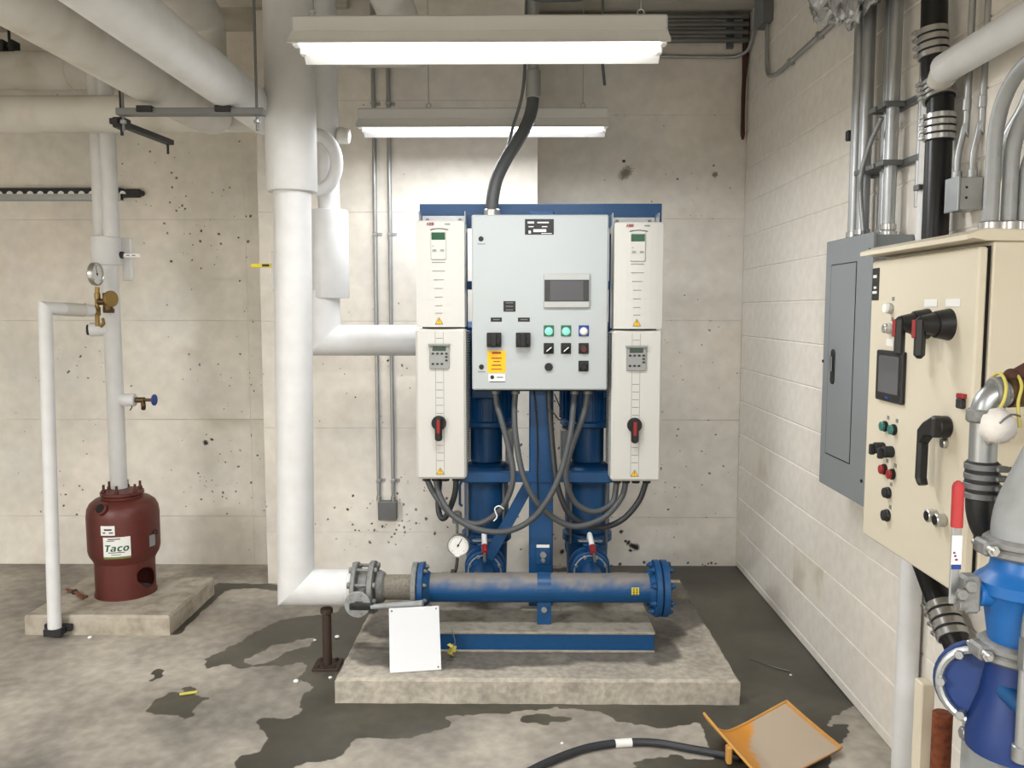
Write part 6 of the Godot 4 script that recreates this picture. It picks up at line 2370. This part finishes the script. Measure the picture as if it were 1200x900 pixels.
		part("bolt", s, M.steel, gc)
		s = begin()
		cyl(s, V(vx + 0.02, y - 0.002, vz + 0.06), V(vx + 0.02, y - 0.002, vz + 0.085), 0.010, 8)
		part("bolt", s, M.steel, gc)
	s = begin()
	box(s, V(vx - 0.112, 1.045, vz - 0.018), V(vx - 0.08, 1.115, vz + 0.018), 0.006)
	cyl(s, V(vx - 0.12, 1.06, vz + 0.005), V(vx - 0.105, 1.06, vz + 0.005), 0.014, 14)
	cyl(s, V(vx - 0.105, 1.1, vz + 0.016), V(vx - 0.105, 1.1, vz + 0.028), 0.012, 6)
	cyl(s, V(vx - 0.12, 1.085, vz + 0.016), V(vx - 0.12, 1.085, vz + 0.028), 0.011, 6)
	part("stem_plate", s, M.cast, v)
	s = begin()
	box(s, V(vx - 0.134, 1.06, vz), V(vx - 0.117, 1.225, vz + 0.006), 0.002)
	var lv := part("lever", s, M.galv, v)
	s = begin()
	tube(s, [V(vx - 0.1255, 1.205, vz + 0.003), V(vx - 0.126, 1.28, vz + 0.003), V(vx - 0.1262, 1.287, vz + 0.003), V(vx - 0.1263, 1.291, vz + 0.003)], [0.0105, 0.0105, 0.008, 0.003], 16)
	part("red_grip", s, M.red_grip, lv)
	s = begin()
	box(s, V(vx - 0.1345, 1.127, vz + 0.0055), V(vx - 0.1165, 1.19, vz + 0.0075))
	var stk := part("white_sticker", s, M.paper, lv)
	s = begin()
	box(s, V(vx - 0.1345, 1.127, vz + 0.007), V(vx - 0.1165, 1.136, vz + 0.008))
	box(s, V(vx - 0.13, 1.15, vz + 0.007), V(vx - 0.126, 1.154, vz + 0.008))
	part("blue_print", s, M.blue_print, stk)
	s = begin()
	box(s, V(vx - 0.132, 1.156, vz + 0.007), V(vx - 0.128, 1.16, vz + 0.008))
	box(s, V(vx - 0.128, 1.143, vz + 0.007), V(vx - 0.123, 1.147, vz + 0.008))
	part("red_print", s, M.red, stk)
	# grey elbow above it
	s = begin()
	tube(s, bent([V(vx, 1.165, vz), V(vx - 0.0, 1.225, vz), V(vx + 0.09, 1.42, vz), V(vx + 0.12, 1.55, vz)], 0.09), 0.0545, 34)
	single("steel_elbow", s, M.grey_paint, "wide grey steel pipe bending up out of the blue valve", "pipe")

	# blue inline pump on its stand
	var p := thing("inline_pump", "dark blue inline pump body below the lower grooved coupling", "pump", V(0.95, 0.74, vz))
	s = begin()
	lathe(s, [Vector2(0, 0.955), Vector2(0.05, 0.955), Vector2(0.052, 0.93), Vector2(0.06, 0.88), Vector2(0.08, 0.82), Vector2(0.08, 0.78), Vector2(0, 0.78)], at(vx, 0, vz), 32)
	cone(s, V(vx - 0.005, 0.90, vz + 0.01), V(vx + 0.17, 0.90, vz + 0.01), 0.075, 0.11, 30)
	part("casing", s, mk(c8(14, 46, 104), 0.45), p)
	s = begin()
	flange(s, V(vx - 0.035, 0.885, vz - 0.05), V(-0.6, 0.1, 0.8).normalized(), 0.082, 0.022)
	part("flange", s, mk(c8(16, 50, 108), 0.5), p)
	s = begin()
	lathe_ring(s, V(vx - 0.052, 0.887, vz - 0.025), V(-0.6, 0.1, 0.8).normalized(), 0.07, 0.008, 30)
	bolts(s, V(vx - 0.048, 0.887, vz - 0.03), V(-0.6, 0.1, 0.8).normalized(), 0.066, 6, 0.009, 0.02)
	part("bolt_ring", s, M.galv, p)
	s = begin()
	cyl(s, V(vx - 0.035, 0.905, vz + 0.02), V(vx - 0.02, 0.89, vz + 0.075), 0.018, 14)
	part("drain_boss", s, M.blue, p)
	var st := thing("pump_stand", "pale steel stand with sloping top under the dark blue inline pump", "stand", V(1.0, 0, vz))
	s = begin()
	box(s, V(0.925, 0.0, 3.42), V(1.22, 0.765, 3.72), 0.006)
	part("plinth", s, M.grey_paint, st)
	s = begin()
	box(s, V(0.92, 0.765, 3.41), V(1.23, 0.78, 3.73), 0.004)
	part("top_plate", s, M.dust_steel, st)
	s = begin()
	cyl(s, V(0.905, 0.735, 3.46), V(0.928, 0.735, 3.46), 0.014, 6)
	cyl(s, V(0.93, 0.80, 3.715), V(0.93, 0.80, 3.735), 0.014, 12)
	part("bolt", s, M.galv, st)
	# rusty and beige uprights beside it
	s = begin()
	cyl(s, V(1.003, 0.0, 3.2), V(1.003, 0.65, 3.2), 0.0225, 20)
	single("rusty_pipe", s, M.rust, "rust-brown upright pipe end between beige post and pump stand", "pipe")
	s = begin()
	box(s, V(0.972, 0.0, 3.12), V(1.004, 0.70, 3.16), 0.003)
	single("beige_post", s, M.cream, "beige square post below the cream cabinet, beside the white pipe", "post")
	# clamped conduit at the frame's edge
	var c := thing("steel_conduit", "upright grey conduit with clamps in front of the blue valve", "conduit", V(0.915, 0.85, 3.68))
	s = begin()
	tube(s, bent([V(0.892, 0.80, 3.68), V(0.892, 1.09, 3.68), V(0.96, 1.18, 3.68)], 0.06), 0.0115, 16)
	part("conduit", s, M.emt, c)
	s = begin()
	cyl(s, V(0.892, 0.80, 3.68), V(0.892, 0.83, 3.68), 0.016, 12)
	part("end_collar", s, M.galv, c)
	s = begin()
	box(s, V(0.878, 0.97, 3.675), V(0.888, 1.03, 3.697), 0.003)
	part("clamp", s, M.galv, c)

# ---------------------------------------------------------------- loose things
func floor_things() -> void:
	# white board leaning on the valve lever
	var a := V(-0.54, 0.106, 1.80)
	var b := V(-0.331, 0.106, 1.765)
	var up := (V(-0.552, 0.352, 1.665) - a).normalized()
	var rt := (b - a).normalized()
	up = (up - rt * up.dot(rt)).normalized()
	var f := Transform3D(Basis(rt, up, rt.cross(up)), a)
	var w := thing("white_board", "blank white board leaning against the valve lever on the concrete pad", "board", a)
	var s := begin()
	box(s, V(0, 0, 0), V(0.213, 0.262, 0.005), 0.0012, f)
	part("sheet", s, M.sheet, w)
	s = begin()
	for q in [Vector2(0.2, 0.25), Vector2(0.2, 0.012), Vector2(0.012, 0.25)]:
		cyl(s, f * V(q.x, q.y, 0.005), f * V(q.x, q.y, 0.0068), 0.0035, 10, 0.0)
	part("screw_hole", s, M.bronze, w)
	# scrap of wire and dry leaf by the board
	s = begin()
	tube(s, curve([V(-0.30, 0.205, 1.585), V(-0.285, 0.16, 1.61), V(-0.30, 0.12, 1.64), V(-0.315, 0.112, 1.66), V(-0.29, 0.11, 1.68)], 6), 0.0022, 6)
	single("wire_scrap", s, M.strut, "thin wire scrap hanging off the blue frame by the white board", "wire")
	s = begin()
	for k in 7:
		var d := Basis.from_euler(V(rng.randf() * 3, rng.randf() * 3, rng.randf() * 3))
		box(s, V(-0.008, -0.001, -0.014), V(0.008, 0.001, 0.014), 0.0, Transform3D(d, V(-0.305 + rng.randf() * 0.02, 0.122 + k * 0.006, 1.63 + rng.randf() * 0.02)))
	single("paper_scrap", s, M.yellow_strap, "crumpled yellowish scrap on the pad beside the white board", "scrap")

	# shovel blade
	var sh := thing("shovel_blade", "worn orange plastic snow shovel blade caked with pale dust", "shovel", V(0.9, 0, 2.2))
	s = begin()
	var A := V(0.682, 0.10, 2.15)
	var B := V(1.045, 0.062, 1.965)
	var C := V(1.155, 0.035, 2.24)
	var D := V(0.80, 0.045, 2.44)
	var nz := FastNoiseLite.new()
	nz.seed = 19
	nz.frequency = 7.0
	var orange := c8(214, 146, 58).srgb_to_linear()
	var dust := c8(182, 171, 154).srgb_to_linear()
	var nu := 44
	var nv := 32
	var P := func(i: int, k: int) -> Vector3:
		var u := float(i) / nu
		var v := float(k) / nv
		var p: Vector3 = A.lerp(B, u).lerp(D.lerp(C, u), v)
		var lift := pow(absf(u - 0.3) / (0.3 if u < 0.3 else 0.7), 2.0 if u < 0.3 else 1.5)
		p.y = lerpf(0.008, p.y, clampf(lift, 0, 1)) + (0.012 * (1 - v) * (1 - v))
		return p
	var put := func(p: Vector3, n: Vector3, u: float, v: float) -> void:
		var e := u - 0.12 - 0.38 * (1.0 - v) * (1.0 - v) * 1.2 + nz.get_noise_3dv(p) * 0.2 + nz.get_noise_3dv(p * 3.0) * 0.1
		var wgt := clampf(e * 14.0, 0.0, 1.0) * (0.9 + 0.1 * nz.get_noise_3dv(p * 5.0))
		if u > 0.97 or v > 0.975:
			wgt *= 0.35
		s.set_color(orange.lerp(dust, wgt))
		s.set_normal(n)
		s.set_uv(Vector2(p.x, p.z))
		s.add_vertex(p)
	for side in [1.0, -1.0]:
		for i in nu:
			for k in nv:
				var q := [[i, k], [i + 1, k], [i + 1, k + 1], [i, k + 1]]
				var pts := []
				for o in q:
					var p: Vector3 = P.call(o[0], o[1])
					var tu: Vector3 = P.call(mini(o[0] + 1, nu), o[1]) - P.call(maxi(o[0] - 1, 0), o[1])
					var tv: Vector3 = P.call(o[0], mini(o[1] + 1, nv)) - P.call(o[0], maxi(o[1] - 1, 0))
					var n := tv.cross(tu).normalized()
					if n.y < 0:
						n = -n
					pts.append([p + n * (0.0 if side > 0 else -0.005), n * side, float(o[0]) / nu, float(o[1]) / nv])
				for tr in [[0, 1, 2], [0, 2, 3]]:
					var a3: Array = pts[tr[0]]
					var b3: Array = pts[tr[1]]
					var c3: Array = pts[tr[2]]
					if (b3[0] - a3[0]).cross(c3[0] - a3[0]).dot(a3[1]) > 0:
						var sw := b3
						b3 = c3
						c3 = sw
					for o in [a3, b3, c3]:
						put.call(o[0], o[1], o[2], o[3])
	part("blade", s, M.shovel, sh)
	# rolled rim round the blade
	s = begin()
	var rim := []
	for k in nv + 1:
		rim.append(P.call(0, nv - k) + V(0, 0.001, 0))
	for k in range(1, nu + 1):
		rim.append(P.call(k, 0) + V(0, 0.001, 0))
	for k in range(1, nv + 1):
		rim.append(P.call(nu, k) + V(0, 0.001, 0))
	tube(s, rim, 0.0055, 8)
	var plain_orange := mk(c8(196, 146, 74), 0.6)
	part("rim", s, plain_orange, sh)
	s = begin()
	box(s, V(0.725, 0.01, 2.285), V(0.745, 0.075, 2.315), 0.005)
	part("socket", s, plain_orange, sh)

	# black hose on the floor with a pale tape label
	var h := thing("floor_hose", "black rubber hose arching over the floor to the orange shovel blade", "hose", V(0.4, 0, 2.25))
	var path := curve([V(-0.12, 0.0145, 2.52), V(0.02, 0.0145, 2.38), V(0.13, 0.0145, 2.285), V(0.25, 0.0145, 2.21), V(0.38, 0.0145, 2.175), V(0.50, 0.0145, 2.175), V(0.62, 0.0145, 2.215), V(0.78, 0.0145, 2.27)], 8)
	s = begin()
	tube(s, path, 0.0145, 16)
	part("rubber_hose", s, M.hose_dark, h)
	s = begin()
	var seg := []
	for p in path:
		if p.x > 0.335 and p.x < 0.425:
			seg.append(p)
	tube(s, seg, 0.0153, 16)
	part("tape_label", s, M.paper, h)

	# old pliers on the small pad
	var k := thing("pliers", "rusty pliers lying on the small concrete pad beside the red tank", "pliers", V(-2.33, 0.1, 0.88))
	for e in [[V(-2.44, 0.108, 0.79), V(-2.37, 0.112, 0.83), V(-2.325, 0.112, 0.875), V(-2.27, 0.108, 0.90)], [V(-2.415, 0.108, 0.825), V(-2.37, 0.112, 0.84), V(-2.315, 0.112, 0.90), V(-2.275, 0.108, 0.93)]]:
		s = begin()
		tube(s, curve(e, 5), 0.0065, 8)
		part("handle", s, M.pliers, k)
	s = begin()
	cyl(s, V(-2.372, 0.1, 0.836), V(-2.372, 0.122, 0.836), 0.014, 12)
	part("pivot", s, M.iron, k)

	# small litter
	s = begin()
	box(s, V(-0.035, 0, -0.007), V(0.035, 0.008, 0.007), 0.002, Transform3D(Basis(Vector3.UP, 0.35), V(-1.39, 0.001, 1.775)))
	single("wood_sliver", s, M.yellow_strap, "yellow wood sliver in the small dark puddle", "wood sliver")
	var chips := [[-2.11, 1.19, 0.011, "white pebble on the floor in front of the small pad"], [-0.90, 1.17, 0.012, "white chip on the wet floor just behind the pipe stand"], [-1.0, 1.21, 0.008, "tiny white chip on the wet floor beyond the pipe stand"], [-0.97, 1.66, 0.012, "pale chip of mortar at the foot of the pipe stand"], [0.155, 2.16, 0.007, "small pale bolt on the floor by the black hose"], [1.19, 1.57, 0.006, "tiny pale pebble near the foot of the block wall"], [-0.83, 1.62, 0.009, "grey chip between pipe stand and concrete pad"]]
	for c in chips:
		s = begin()
		ball(s, V(c[0], c[2] * 0.5, c[1]), c[2], 0.6, 8)
		single("pebble", s, M.white if c[2] > 0.01 else M.paper, c[3], "pebble")
	s = begin()
	tube(s, curve([V(1.06, 0.003, 1.40), V(1.10, 0.003, 1.44), V(1.14, 0.003, 1.49), V(1.20, 0.003, 1.53)], 5), 0.0025, 6)
	single("wire_scrap", s, M.strut, "thin wire lying on the wet floor near the block wall", "wire")
